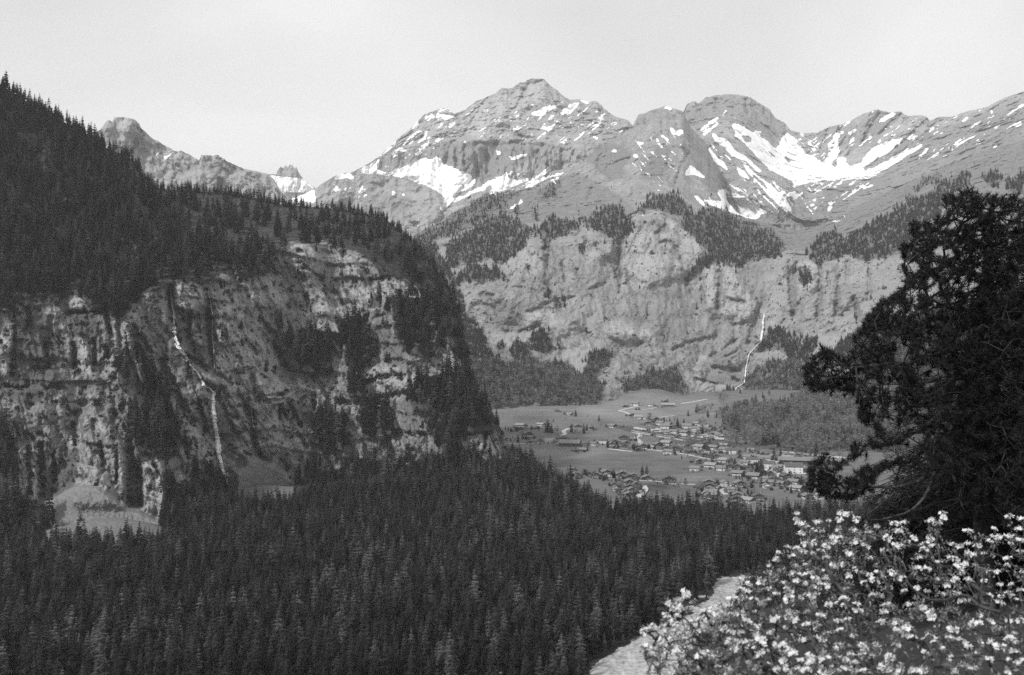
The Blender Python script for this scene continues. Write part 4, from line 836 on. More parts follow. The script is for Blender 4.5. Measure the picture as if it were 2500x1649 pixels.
# shrubs and small trees clinging to the cliff
def clumps(L, box, n, hm, thr, seed, su=22, sv=16):
    u0, v0, u1, v1 = box
    u = rng.uniform(u0, u1, n); v = rng.uniform(v0, v1, n)
    q = fbm(np.stack([u/su, v/sv, u*0+seed], 1), 3, .6)
    out = []; H = []
    for a, b in zip(u[q > thr], v[q > thr]):
        if samp(SCREEB, np.array([a]), np.array([b]))[0] > .5 or samp(SNOWB, np.array([a]), np.array([b]))[0] > .3: continue
        p = L.at(a, b)
        if p is not None: out.append(p); H.append(hm*R.uniform(.5, 1.5))
    return out, H
pts, h = clumps(LH, (-100, 600, 1260, 1240), 14000, 4, .13, 3)
wood('cliff_shrubs', 'dark shrubs clinging to the ledges of the near cliffs', pts, h, pick(len(pts), [(I_BSH[:3], .75), (I_BSH[3:], .25)]), wid=np.array(h)*1.2)
pts, h = clumps(LH, (400, 560, 1260, 1240), 2600, 12, .2, 8, 30, 40)
wood('cliff_trees', 'small conifers scattered over the ledges of the near cliffs', pts, h, pick(len(pts), [(I_SPR, .8), (I_LAR, .2)]))

# 2 woods of the far wall
pts, h = cover(GW, WOODX, (980, 420, 2650, 1010), 16, 8.5, .5, .35, 3400)
kk = pick(len(pts), [(I_SPR, 1)])
low = np.array([(CV-824.5+ (-p[2])/p[1]*F) > 60 for p in pts]) if len(pts) else np.array([])
br = rng.random(len(pts)) < .55
kk[low & br] = pick(int((low & br).sum()), [(I_LEF, .7), (I_LAR, .3)])
wood('mountain_forest', 'conifer woods on the ledges and alps of the far valley wall', pts, h, kk)
pts, h = clumps(GW, (1150, 540, 2300, 990), 3600, 9, .25, 5, 22, 40)
wood('wall_shrubs', 'dark trees and scrub in the gullies of the far cliff wall', pts, h, pick(len(pts), [(I_BSH[:3], .5), (I_SPR, .5)]))

# 3 the wood on the valley floor and the mixed wood right of the village
def floor_wood(y0, y1, u0, u1, step):
    out = []
    y = y0
    while y < y1:
        x0, x1 = (u0-CU)/F*y, (u1-CU)/F*y
        xs = np.arange(x0, x1, step)
        out.append(np.stack([xs+rng.uniform(-.45, .45, len(xs))*step, y+rng.uniform(-.45, .45, len(xs))*step], 1)); y += step*.93
    q = np.concatenate(out); z = ground_h(q[:, 0], q[:, 1])
    u = CU+F*q[:, 0]/q[:, 1]; v = CV-F*z/q[:, 1]
    return np.column_stack([q, z]), u, v
G3, u3, v3 = floor_wood(440, 1420, -80, 2650, 6.6)
k = samp(FWB, u3, v3) > .5
k &= ~((u3 > 1380) & (samp(GRAVB, u3, v3) > .35))
hill_k = np.array([(lambda p: p is not None)(None)]*0)
G3, u3, v3 = G3[k], u3[k], v3[k]
# openings and varied height
op = fbm(np.stack([G3[:, 0]/70, G3[:, 1]/70, G3[:, 0]*0], 1), 3, seed=61)
h3 = 20*(1+0.27*rng.normal(size=len(G3)))*(1+.35*op); h3 = np.clip(h3, 7, 32)
edge = samp(FWB, u3+14, v3+10) < .5; h3[edge] *= .75; h3[(u3 > 1350) & (samp(blur(GRAVEL, 6), u3, v3) > .15)] *= .55
lr = fbm(np.stack([G3[:, 0]/90, G3[:, 1]/90, G3[:, 0]*0+4], 1), 3, seed=63)+rng.normal(0, .5, len(G3))
kk = pick(len(G3), [(I_SPR, 1)]); m = lr > .5; kk[m] = pick(int(m.sum()), [(I_LAR, 1)])
# trees hidden behind the top of the picture's lower edge are left out
vis = (CV-F*(G3[:, 2]+h3)/G3[:, 1]) < 1665
G3, u3, v3, h3, kk = G3[vis], u3[vis], v3[vis], h3[vis], kk[vis]
px = h3/G3[:, 1]
inframe = (u3 > 5) & (u3 < 2000) & ((CV-F*(G3[:, 2]+h3*.4)/G3[:, 1]) < 1649) & ~((u3 > 1500) & (v3 > 1500))
order = np.argsort(-px*inframe); one = order[:262]
rest = np.ones(len(G3), bool); rest[one] = False
wood('valley_forest', 'dense dark conifer wood filling the valley floor below the cliffs', G3[rest], h3[rest], kk[rest])

protos = {}
def tree_thing(k, name, label, cat, group, loc, h, w=1.0, mats=None):
    geo = {**{i: SPR[i] for i in I_SPR}, **{5+i: LAR[i] for i in range(3)}, **{8+i: LEF[i] for i in range(3)}}[k]
    mats = mats or ([m_spruce, m_bark] if k < 5 else [m_larch, m_bark] if k < 8 else [m_leafy, m_paleb])
    if k not in protos: protos[k] = (geo[0].mesh('crown', mats[0]), geo[1].mesh('trunk', mats[1]))
    e = bpy.data.objects.new(name, None); e.empty_display_size = .3; COL.objects.link(e)
    e.location = loc; e.rotation_euler = (0, 0, R.uniform(0, 6.28)); e.scale = (h*w, h*w, h)
    tag(e, label, cat, group)
    a = bpy.data.objects.new('crown', protos[k][0]); COL.objects.link(a); a.parent = e
    b = bpy.data.objects.new('trunk', protos[k][1]); COL.objects.link(b); b.parent = e
    return e
for i in one:
    pale = kk[i] >= 5
    pl = 'in the lower left corner of' if u3[i] < 330 else 'straight below the left scree cone in' if u3[i] < 600 else 'left of centre along the lower edge of' if u3[i] < 900 else 'at the middle of the lower edge of' if u3[i] < 1180 else 'close to the gravel bed in'
    sz = 'tall ' if h3[i] > 24 else 'short ' if h3[i] < 18 else ''
    tree_thing(int(kk[i]), 'larch_tree' if pale else 'spruce_tree', (sz+('pale feathery larch ' if pale else 'dark spruce ')+pl+' the valley wood'),
               'tree', 'pale larches nearest in the valley wood' if pale else 'dark spruces nearest in the valley wood', tuple(G3[i]-[0, 0, .3]), float(h3[i]), R.uniform(1.05, 1.45))
# mixed wood on the rise
G4, u4, v4 = floor_wood(1560, 3000, 1650, 2800, 9.5)
k = samp(blur(FWOOD, 7), u4, v4)+1.3*fbm(np.stack([G4[:, 0]/70, G4[:, 1]/70, G4[:, 0]*0+2], 1), 4, .65, seed=70)+.12*rng.normal(size=len(G4)) > .5; G4 = G4[k]
h4 = np.clip(21*(1+.28*rng.normal(size=len(G4))), 8, 27)
n4 = fbm(np.stack([G4[:, 0]/60, G4[:, 1]/60, G4[:, 0]*0], 1), 3, seed=71)+rng.normal(0, .2, len(G4))
kk4 = pick(len(G4), [(I_LEF, .9), (I_LAR, .1)]); m = n4 > .10; kk4[m] = pick(int(m.sum()), [(I_SPR, .8), (I_LAR, .2)])
wood('mixed_wood', 'mixed leafy and conifer wood on the rise right of the village', G4, h4, kk4)
# hedge and garden shrubs between the village houses
# ---------------------------------------------------------------- the village
m_white = simple('white_plaster', 0.62, 0.12, .8)
m_grey = simple('grey_plaster', 0.36, 0.15, .8)
m_wood = simple('dark_timber', 0.05, 0.4, 1.5)
m_wood2 = simple('brown_timber', 0.11, 0.35, 1.5)
m_roof = simple('weathered_roof', 0.19, 0.25, .9)
m_roofl = simple('pale_roof', 0.27, 0.12, .9)
m_roofd = simple('dark_roof', 0.10, 0.3, .9)
m_glass = simple('window_glass', 0.03, 0.1, 1, rough=.25, spec=.5)
m_frame = simple('window_frame', 0.6, 0.1, 1)
m_road = simple('pale_road', 0.46, 0.15, .3)
m_stone = simple('chimney_stone', 0.25, 0.2, 2)

# a chalet of unit plan: w along the gable front (x), d deep (y, ridge along y), front at -y
def chalet(w, d, eh, rise, wall, upper, roof, storeys=2, balc=True, over=1.1, flat=False):
    P_ = {}
    low = MB(); low.box((0, 0, eh*.25-.6), (w, d, eh*.5+1.2)); P_['ground_storey'] = low.mesh('ground_storey', wall)
    up = MB(); up.box((0, 0, eh*.75), (w*1.015, d*1.01, eh*.5))
    hw, hd = w*1.015/2, d*1.01/2
    if not flat:
        up.add([[-hw, -hd, eh], [hw, -hd, eh], [0, -hd, eh+rise*hw/(hw)], [-hw, hd, eh], [hw, hd, eh], [0, hd, eh+rise]], tris=[[0, 1, 2], [4, 3, 5]])
    P_['upper_storey'] = up.mesh('upper_storey', upper)
    rf = MB(); th = .32
    if flat:
        rf.box((0, 0, eh+.25), (w+.9, d+.9, .45)); rf.box((0, 0, eh+.8), (w*.5, d*.5, .9))
    else:
        sl = rise/hw; ex = hw+over; ez = eh-sl*over; od = hd+over
        for s in (-1, 1):
            V = [[0, -od, eh+rise+th], [s*ex, -od, ez+th], [s*ex, od, ez+th], [0, od, eh+rise+th], [0, -od, eh+rise], [s*ex, -od, ez], [s*ex, od, ez], [0, od, eh+rise]]
            rf.add(V, quads=[[0, 1, 2, 3], [4, 7, 6, 5], [0, 4, 5, 1], [3, 2, 6, 7], [1, 5, 6, 2]])
    P_['roof'] = rf.mesh('roof', roof)
    ch = MB(); ch.box((w*.18, d*.1, eh+rise*.9), (.9, .9, 2.2)); P_['chimney'] = ch.mesh('chimney', m_stone)
    if balc:
        b = MB(); b.box((0, -hd-.55, eh*.52), (w*.9, 1.1, .18)); b.box((0, -hd-1.05, eh*.52+.5), (w*.9, .1, .9)); P_['balcony'] = b.mesh('balcony', m_wood2)
    wf = MB(); wf.box((0, 0, 0), (1.5, .12, 1.4)); WF = wf.mesh('window', m_frame)
    wg = MB(); wg.box((0, -.07, 0), (1.15, .06, 1.1)); WG = wg.mesh('pane', m_glass)
    n = max(2, int(w/3.6)); wins = []
    for q in range(storeys):
        z = eh*(q+.55)/storeys
        for k in range(n):
            wins.append((-w/2+w*(k+.5)/n, -hd-.07, z, 0))
        for k in range(max(1, int(d/5))):
            for s in (-1, 1): wins.append((s*(hw+.07), -d/2+d*(k+.5)/max(1, int(d/5)), z, s*math.pi/2))
    return {'parts': P_, 'WF': WF, 'WG': WG, 'wins': wins, 'w': w, 'd': d, 'roof': roof}
HT = {
 'a': chalet(14, 13, 5.6, 3.2, m_white, m_wood, m_roof), 'b': chalet(16, 14, 6.2, 3.6, m_grey, m_wood, m_roofd), 'c': chalet(12, 12, 5.2, 3.0, m_white, m_white, m_roof),
 'd': chalet(11, 14, 5.0, 2.8, m_white, m_wood, m_roof), 'e': chalet(13, 22, 4.6, 3.2, m_wood2, m_wood, m_roofl, balc=False, storeys=1), 'f': chalet(12, 14, 6.0, 3.0, m_white, m_grey, m_roof, balc=False),
 'h': chalet(20, 15, 11.0, 2.0, m_white, m_white, m_roof, storeys=4, balc=False, flat=True), 'i': chalet(17, 19, 9.0, 3.6, m_white, m_white, m_roofd, storeys=3),
 'k': chalet(13, 13, 4.5, 3.4, m_wood, m_wood, m_roof, balc=False, storeys=1), 'l': chalet(13, 16, 5.0, 3.0, m_white, m_wood2, m_roofl, balc=False)}
KIND = {'a': 'chalet with a dark timber gable over a white ground floor', 'b': 'broad dark-gabled chalet', 'c': 'white-walled chalet', 'd': 'side-on chalet of dark timber', 'e': 'barn with a pale roof',
        'f': 'side-on house with white lower walls', 'h': 'tall white hotel block', 'i': 'large white house with a dark roof', 'k': 'low dark timber house', 'l': 'long house under a pale roof'}
SHORT = {'a': 'dark-gabled chalet', 'b': 'broad dark chalet', 'c': 'white chalet', 'd': 'side-on dark chalet', 'e': 'pale-roofed barn', 'f': 'side-on white house', 'h': 'white hotel block', 'i': 'large white house', 'k': 'low dark house', 'l': 'long pale-roofed house'}
CAT = {'a': 'chalet', 'b': 'chalet', 'c': 'chalet', 'd': 'chalet', 'e': 'barn', 'f': 'house', 'h': 'hotel', 'i': 'hotel', 'k': 'house', 'l': 'house'}
# zones: phrase, crop frame, then type, side(s)/gable(g) turn in degrees, centre x, base y, width in crop px
ZONES = [
 ('in the row along the lane before the big meadow', 'v4', """b 5 512 405 115;a -5 540 415 130;a 10 690 372 140;c 6 705 428 120;a -4 950 422 185;a 0 1110 425 100;a 4 1315 455 130;b -8 1660 512 200"""),
 ('in the tight cluster beside the pale triangular lot', 'v4', """b 8 1040 455 140;a 0 1045 530 150;a 4 1145 560 80;b -6 1062 612 140;a 5 1080 650 110;k 0 990 672 80;a 8 1040 722 130;c -5 995 778 80;k 0 805 555 60;c 0 825 615 50"""),
 ('half hidden by the wood left of the lane row', 'v4', "a 0 160 345 90;k 10 205 405 110;a 0 250 415 60;k -5 430 395 60"),
 ('in the stacked cluster right of the small meadow', 'v3', "a -12 872 785 120;b -10 880 840 135;a -14 868 868 110;d 70 895 902 130;k 0 808 918 60;a 5 850 942 70;d 80 930 930 70"),
 ('around the pale parking place at the near edge', 'v3', "c 8 1050 785 95;l 82 1075 840 130;a 0 1228 800 120;a -8 1195 932 100;b -12 1192 985 115;k 10 1170 1022 80;l 70 1320 990 140;b -10 1448 955 110;f 85 1120 870 70"),
 ('on the right edge of the big meadow', 'v3', "f 84 705 622 100;a 0 748 530 70;f 86 1005 618 100;b 0 1095 600 60;d 88 1205 675 115;d 84 1392 710 130;b -10 1190 598 70;b 6 1105 535 70;l 84 1045 520 110;l 75 890 580 120;k -10 958 558 55"),
 ('behind the bend of the meadow lane', 'v3', "k 0 100 352 90;l 80 205 365 50;k 10 275 330 80;l 82 372 318 105;k -8 375 372 80;f 80 395 425 95;b -25 505 395 110;l 78 560 355 100;c 5 598 402 70;b -10 690 305 90;l 84 748 362 105;b 5 835 325 80"),
 ('between the railway and the middle of the village', 'v3', "d 85 922 372 100;c 0 942 410 70;d 82 1010 335 80;l 80 1045 340 80;f 85 1045 400 95;i 80 1125 425 110;f 80 735 412 80;k -20 830 455 90;l 75 845 435 55;k -15 958 462 70;k 0 650 412 50;d 80 1350 395 70;k 0 1480 440 60"),
 ('in the built-up centre under the round tree', 'v3', "f 84 1310 480 85;i 82 1375 535 105;f 84 1285 548 90;c 10 1228 575 70;d 82 1415 470 80;l 84 1340 515 90;f 86 1522 500 100;d 85 1460 500 60"),
 ('beside the big hotel at the right of the centre', 'v3', "i 83 1565 585 120;l 82 1625 560 120;d 82 1672 600 110;i 84 1855 645 180;l 80 1795 500 120;d 80 1845 525 110;k 0 1745 462 60;k 10 1600 470 60;f 84 1640 615 70;l 80 1960 625 80"),
 ('in the lower right quarter before the dark pine', 'v3', "b 8 1568 680 80;f 80 1548 742 90;b -15 1638 748 80;d 78 1560 780 110;c 0 1530 820 70;b 12 1762 712 110;k 5 1880 730 70;d 80 1855 770 110;k -10 1780 775 70;l 84 1885 845 120;a 5 2010 945 100;f 84 2170 892 120;k 0 1610 780 50;d 82 1700 790 80"),
 ('beyond the railway, nearest the tracks', 'v3', "i 5 248 168 90;f 80 460 190 80;d 82 380 192 80;l 84 670 192 80;c 10 728 192 60;d 80 585 195 90;l 86 820 225 75;c 10 990 232 85;l 85 885 250 90;d 84 925 205 80;k 0 510 230 50"),
 ('beyond the railway, away from the tracks', 'v3', "a 0 150 88 80;k 5 240 35 70;f 86 300 88 80;d 84 388 92 75;f 84 352 130 95;k 0 430 128 70;d 84 508 112 80;f 86 622 130 100;f 84 700 148 75;l 84 800 135 105;d 84 862 155 75;l 88 722 85 75;l 86 790 90 40;k 0 860 112 55;d 84 975 108 55;l 86 1090 100 40"),
 ('at the left end of the village by the cliff', 'v2', "l 82 370 388 100;f 82 262 442 55;k 5 380 420 60;k 8 470 490 80;f 82 500 545 85;c 5 592 565 55;l 88 640 374 90;k 20 585 410 65;k 0 450 545 50;f 80 230 555 70;f 86 560 598 90"),
 ('around the tall white hotel on the left', 'v2', "h 8 748 590 128;c 0 868 545 70;k 0 980 552 80;f 84 1010 570 60;e 76 1015 638 235;e 80 1165 700 110;f 84 1190 618 80;k 4 1130 605 70;f 84 1320 628 80;k 5 1385 605 80;i 82 1435 608 90;f 84 860 598 80"),
 ('on the pasture above the tall white hotel', 'v2', "k 5 1110 388 70;a 0 1292 420 75;l 86 1010 232 60;k 0 860 192 36;d 80 1560 395 90"),
 ('in the small group at the foot of the pasture', 'v2', "b -6 1712 565 125;k 10 1730 605 55;b 4 1590 605 85;b -5 1725 662 85;k 0 1948 652 75;k 0 1900 695 60;k 8 1550 620 50;d 84 1560 660 60"),
 ('among the far farms under the cliff wall', 'v2', "f 80 1850 115 95;k 0 1722 130 55;f 84 2042 118 80;e 84 2285 128 150;k 5 2238 72 55;l 86 1880 168 28;k 5 1812 248 70;l 84 1905 278 100;f 86 1985 285 50;b 0 2112 295 80;a 0 2010 352 80;k 0 2080 330 50;k 0 2080 500 40"),
]
ORD = ['first', 'second', 'third', 'fourth', 'fifth', 'sixth', 'seventh', 'eighth', 'ninth', 'tenth', 'eleventh', 'twelfth', 'thirteenth', 'fourteenth', 'fifteenth', 'sixteenth']
HOUSES = []
used_proto = {}
def house(k, ang, p, wm, label, big):
    T_ = HT[k]
    side = abs(ang) > 45
    if side and k in 'dfl': ang = ang-R.choice([8, 20, 30, 38])
    sc_ = wm/((T_['d'] if side else T_['w'])+1.2)
    sc_ = max(.5, min(sc_*1.14, 2.4))
    nm = {'barn': 'barn', 'hotel': 'hotel', 'chalet': 'chalet', 'house': 'house'}[CAT[k]]
    e = empty(nm, (p[0], p[1], p[2]-.3), math.radians(ang)); e.scale = (sc_, sc_, max(.75, sc_*.9) if sc_ < 1 else sc_*.92)
    tag(e, label, CAT[k], 'houses of the valley village')
    for n_, me in T_['parts'].items():
        o = bpy.data.objects.new(n_, me); COL.objects.link(o); o.parent = e
    if big:
        face = [w_ for w_ in T_['wins'] if (w_[3] == 0 and not side) or (side and w_[3] != 0 and (w_[3] > 0) == (ang < 0))]
        for x, y, z, r_ in face[:8]:
            o = bpy.data.objects.new('window', T_['WF']); COL.objects.link(o); o.parent = e; o.location = (x, y, z); o.rotation_euler = (0, 0, r_)
            q = bpy.data.objects.new('pane', T_['WG']); COL.objects.link(q); q.parent = o
for phrase, fr, txt in ZONES:
    rows = []
    for t in txt.split(';'):
        a = t.split(); k, ang, x, y, w = a[0], float(a[1]), float(a[2]), float(a[3]), float(a[4])
        (u, v), = T(fr, x, y); p = ground_at(u, v)
        if p is None: continue
        rows.append([k, ang, u, v, w/FR[fr][0], p])
    rows.sort(key=lambda r_: r_[2])
    kinds = {}
    for r_ in rows: kinds.setdefault(r_[0], []).append(r_)
    for r_ in rows:
        k, ang, u, v, wpx, p = r_
        peers = kinds[k]; i = [q is r_ for q in peers].index(True)
        if len(peers) == 1: lab = KIND[k]+' '+phrase
        elif len(peers) == 2: lab = ('left' if i == 0 else 'right')+' '+KIND[k]+' '+phrase
        else: lab = (ORD[i]+' '+KIND[k]+' from the left '+phrase)
        if len(lab.split()) > 16: lab = lab.replace(KIND[k], SHORT[k])
        if len(lab.split()) > 16: lab = lab.replace(' from the left', '')
        wm = wpx/F*p[1]
        p = p+np.array([0, wm*.35, 0]); p[2] = float(ground_h(p[0], p[1]))
        house(k, ang, p, wm, lab, wpx > 11)
        HOUSES.append((u, v, p, wm))
# long hall with a pale roof on the right
(hu, hv), = T('v3', 2080, 545); p = ground_at(hu, hv)
hall = empty('sports_hall', (p[0], p[1]+8, float(ground_h(p[0], p[1]+8))-.5), math.radians(-14)); tag(hall, 'long low hall with a big pale roof at the right edge of the village', 'hall')
b = MB(); b.box((0, 0, 3.4), (94, 24, 5.8)); obj('wall', b.mesh('wall', m_wood), hall)
b = MB(); V = []
for s in (-1, 1):
    V = [[-49, 0, 10.2], [49, 0, 10.2], [49, s*14, 6.4], [-49, s*14, 6.4], [-49, 0, 9.8], [49, 0, 9.8], [49, s*14, 6.0], [-49, s*14, 6.0]]
    b.add(V, quads=[[0, 1, 2, 3], [4, 7, 6, 5], [3, 2, 6, 7], [1, 5, 6, 2], [0, 3, 7, 4]])
obj('roof', b.mesh('roof', m_roof), hall)

# ---- roads, lanes, railway: strips that follow the ground
def strip(name, label, fr, pts, width, mat, lift=.35, taper=None, kind='structure'):
    P_ = []
    for q in T(fr, *pts):
        p = ground_at(q[0], q[1])
        if p is not None: P_.append(p[:2])
    P_ = np.array(P_)
    if len(P_) < 2: return
    seg = np.linalg.norm(np.diff(P_, axis=0), axis=1); L_ = np.concatenate([[0], np.cumsum(seg)])
    t = np.arange(0, L_[-1], 4.0); q = np.stack([np.interp(t, L_, P_[:, 0]), np.interp(t, L_, P_[:, 1])], 1)
    q = np.stack([smooth1(q[:, 0], 5), smooth1(q[:, 1], 5)], 1)
    if len(q) < 3: return
    d = np.gradient(q, axis=0); d /= np.linalg.norm(d, axis=1)[:, None]+1e-9; width = width*1.35; nrm = np.stack([-d[:, 1], d[:, 0]], 1)
    w = width*(1+.12*fbm(np.stack([t/15, t*0, t*0], 1), 2, seed=len(t))); w = w if taper is None else w*np.interp(t/t[-1], *taper)
    A = q+nrm*w[:, None]/2; B_ = q-nrm*w[:, None]/2
    za = np.maximum(ground_h(A[:, 0], A[:, 1]), ground_h(B_[:, 0], B_[:, 1]))+lift
    V = np.concatenate([np.column_stack([A, za]), np.column_stack([B_, za]), np.column_stack([A, za-.8]), np.column_stack([B_, za-.8])]); n = len(q)
    i = np.arange(n-1); Q_ = np.concatenate([np.stack([i, i+1, i+n+1, i+n], 1), np.stack([i+1, i, i+2*n, i+2*n+1], 1), np.stack([i+n, i+n+1, i+3*n+1, i+3*n], 1)])
    o = obj(name, mesh_np(name, V, Q_, mat, False)); tag(o, label, kind=kind); return o
strip('road', 'pale lane along the near side of the big meadow', 'v4', [430, 415, 600, 422, 760, 435, 950, 447, 1180, 462, 1470, 475, 1600, 492, 1760, 512, 2110, 522], 4.5, m_road)
strip('road', 'pale lane climbing beside the tight cluster of chalets', 'v4', [1240, 545, 1275, 605, 1235, 660, 1170, 745], 7, m_road)
strip('road', 'pale lane along the far edge of the big meadow', 'v3', [60, 350, 180, 372, 340, 392, 450, 405, 600, 428, 720, 455, 840, 478, 965, 497], 4.5, m_road)
strip('road', 'short pale lane beside the stacked chalets', 'v3', [965, 790, 975, 850, 985, 880, 1060, 905], 11, m_road)
strip('road', 'winding pale track down to the railway', 'v2', [1780, 435, 1850, 460, 1925, 475, 1905, 510, 1855, 525, 1905, 560, 1925, 590, 1920, 630], 6, m_road)
strip('road', 'forked farm lane on the far meadow', 'v2', [1640, 175, 1740, 150, 1860, 120, 1900, 112], 7, m_road)
strip('road', 'far lane leading to the small farm group', 'v2', [1640, 175, 1720, 195, 1780, 217, 1860, 245, 1960, 270, 2040, 295], 7, m_road)
strip('path', 'thin field path on the far meadow', 'v2', [1690, 185, 1800, 180, 1950, 165, 2070, 145, 2150, 130], 5, m_road)
strip('path', 'thin field path left of the far wood', 'v2', [2120, 266, 2250, 250, 2377, 236], 5, m_road)
strip('path', 'far track below the scree fan', 'c1', [1215, 97, 1300, 83, 1400, 66], 9, m_road)
strip('path', 'pale pasture track by the hotel', 'v2', [880, 500, 950, 480, 925, 440, 1000, 405], 6, m_road)
strip('road', 'pale edge of the left meadow', 'v2', [180, 600, 330, 605, 480, 600, 680, 592, 900, 604], 5, m_road)
strip('path', 'light verge of the meadow in the middle', 'v2', [1500, 665, 1560, 672, 1640, 683, 1750, 698, 1860, 700], 6, m_road)
strip('road', 'wide bright road on the right side of the village', 'v3', [1700, 386, 1850, 405, 1950, 418, 2150, 438, 2377, 462, 2500, 480], 13, m_road)
strip('road', 'wide street through the built-up centre', 'v3', [1500, 590, 1580, 610, 1640, 655, 1700, 700], 12, m_road)
strip('road', 'pale forecourt street before the big hotel', 'v3', [1520, 640, 1700, 620, 1800, 650, 2010, 650], 9, m_road)
strip('path', 'pale path in the lower right corner of the village', 'v3', [2050, 905, 2085, 945, 2160, 948, 2240, 945], 5, m_road)
strip('path', 'short pale path in the village gardens', 'v3', [1930, 560, 1990, 590, 2020, 630], 6, m_road)
strip('road', 'bright road bend seen in the wood beside the flowering bush', 's', [1898, 1300, 1930, 1297, 1960, 1292, 2000, 1280], 7, m_road, lift=2.5)
mrail = simple('railway_ballast', 0.075, 0.4, .3)
msteel = simple('rail_road_edge', 0.33, 0.3, .3)
strip('railway', 'dark railway track bed crossing the village', 'v3', [-280, 95, -100, 118, 0, 152, 150, 178, 300, 198, 500, 222, 700, 248, 900, 272, 1100, 298, 1300, 322, 1500, 345, 1700, 366, 1900, 388], 30, mrail, lift=.5)
strip('railway', 'second dark track bed of the railway', 'v3', [60, 195, 200, 207, 400, 228, 600, 258, 800, 285, 1000, 312, 1200, 335, 1500, 358], 14, mrail, lift=.5)
strip('road', 'light platform strip between the railway tracks', 'v3', [-40, 152, 60, 172, 200, 195, 400, 218, 620, 245, 800, 264], 5, msteel, lift=.8)
strip('road', 'light service road below the railway', 'v3', [0, 176, 80, 190, 250, 215, 450, 245, 600, 272, 900, 306], 5, m_road, lift=.6)
# parked railway waggons: low pale and dark roofs along the track
vw = [(20, 140), (60, 148), (105, 155), (320, 182), (380, 192), (450, 200), (580, 225), (655, 233), (760, 245), (930, 262), (1000, 266)]
m_wag = simple('waggon_paint', 0.5, .2, 1); m_wagd = simple('dark_waggon', .1, .2, 1)
pal = MB(); pal.box((0, 0, 2.3), (12, 2.9, 2.7)); pal.box((0, 0, 3.75), (11.6, 2.3, .35)); wb = pal.mesh('body', m_wag)
pal = MB()
for sx_ in (-4.3, 4.3):
    pal.box((sx_, 0, .65), (2.6, 2.2, .5))
    for s2 in (-.8, .8):
        for s3 in (-1, 1): pal.tube([[sx_+s2, s3*.85, .45], [sx_+s2, s3*1.0, .45]], .45, 10)
wc = pal.mesh('undercarriage', m_wagd)
for i, (x, y) in enumerate(vw):
    (u, v), = T('v3', x, y); p = ground_at(u, v)
    e = empty('railway_waggon', (p[0], p[1], p[2]+.9), math.radians(-33)); tag(e, ORD[i]+' small pale waggon from the left standing on the railway', 'waggon', 'waggons standing on the railway')
    for n_, me in (('body', wb), ('undercarriage', wc)):
        o = bpy.data.objects.new(n_, me); COL.objects.link(o); o.parent = e

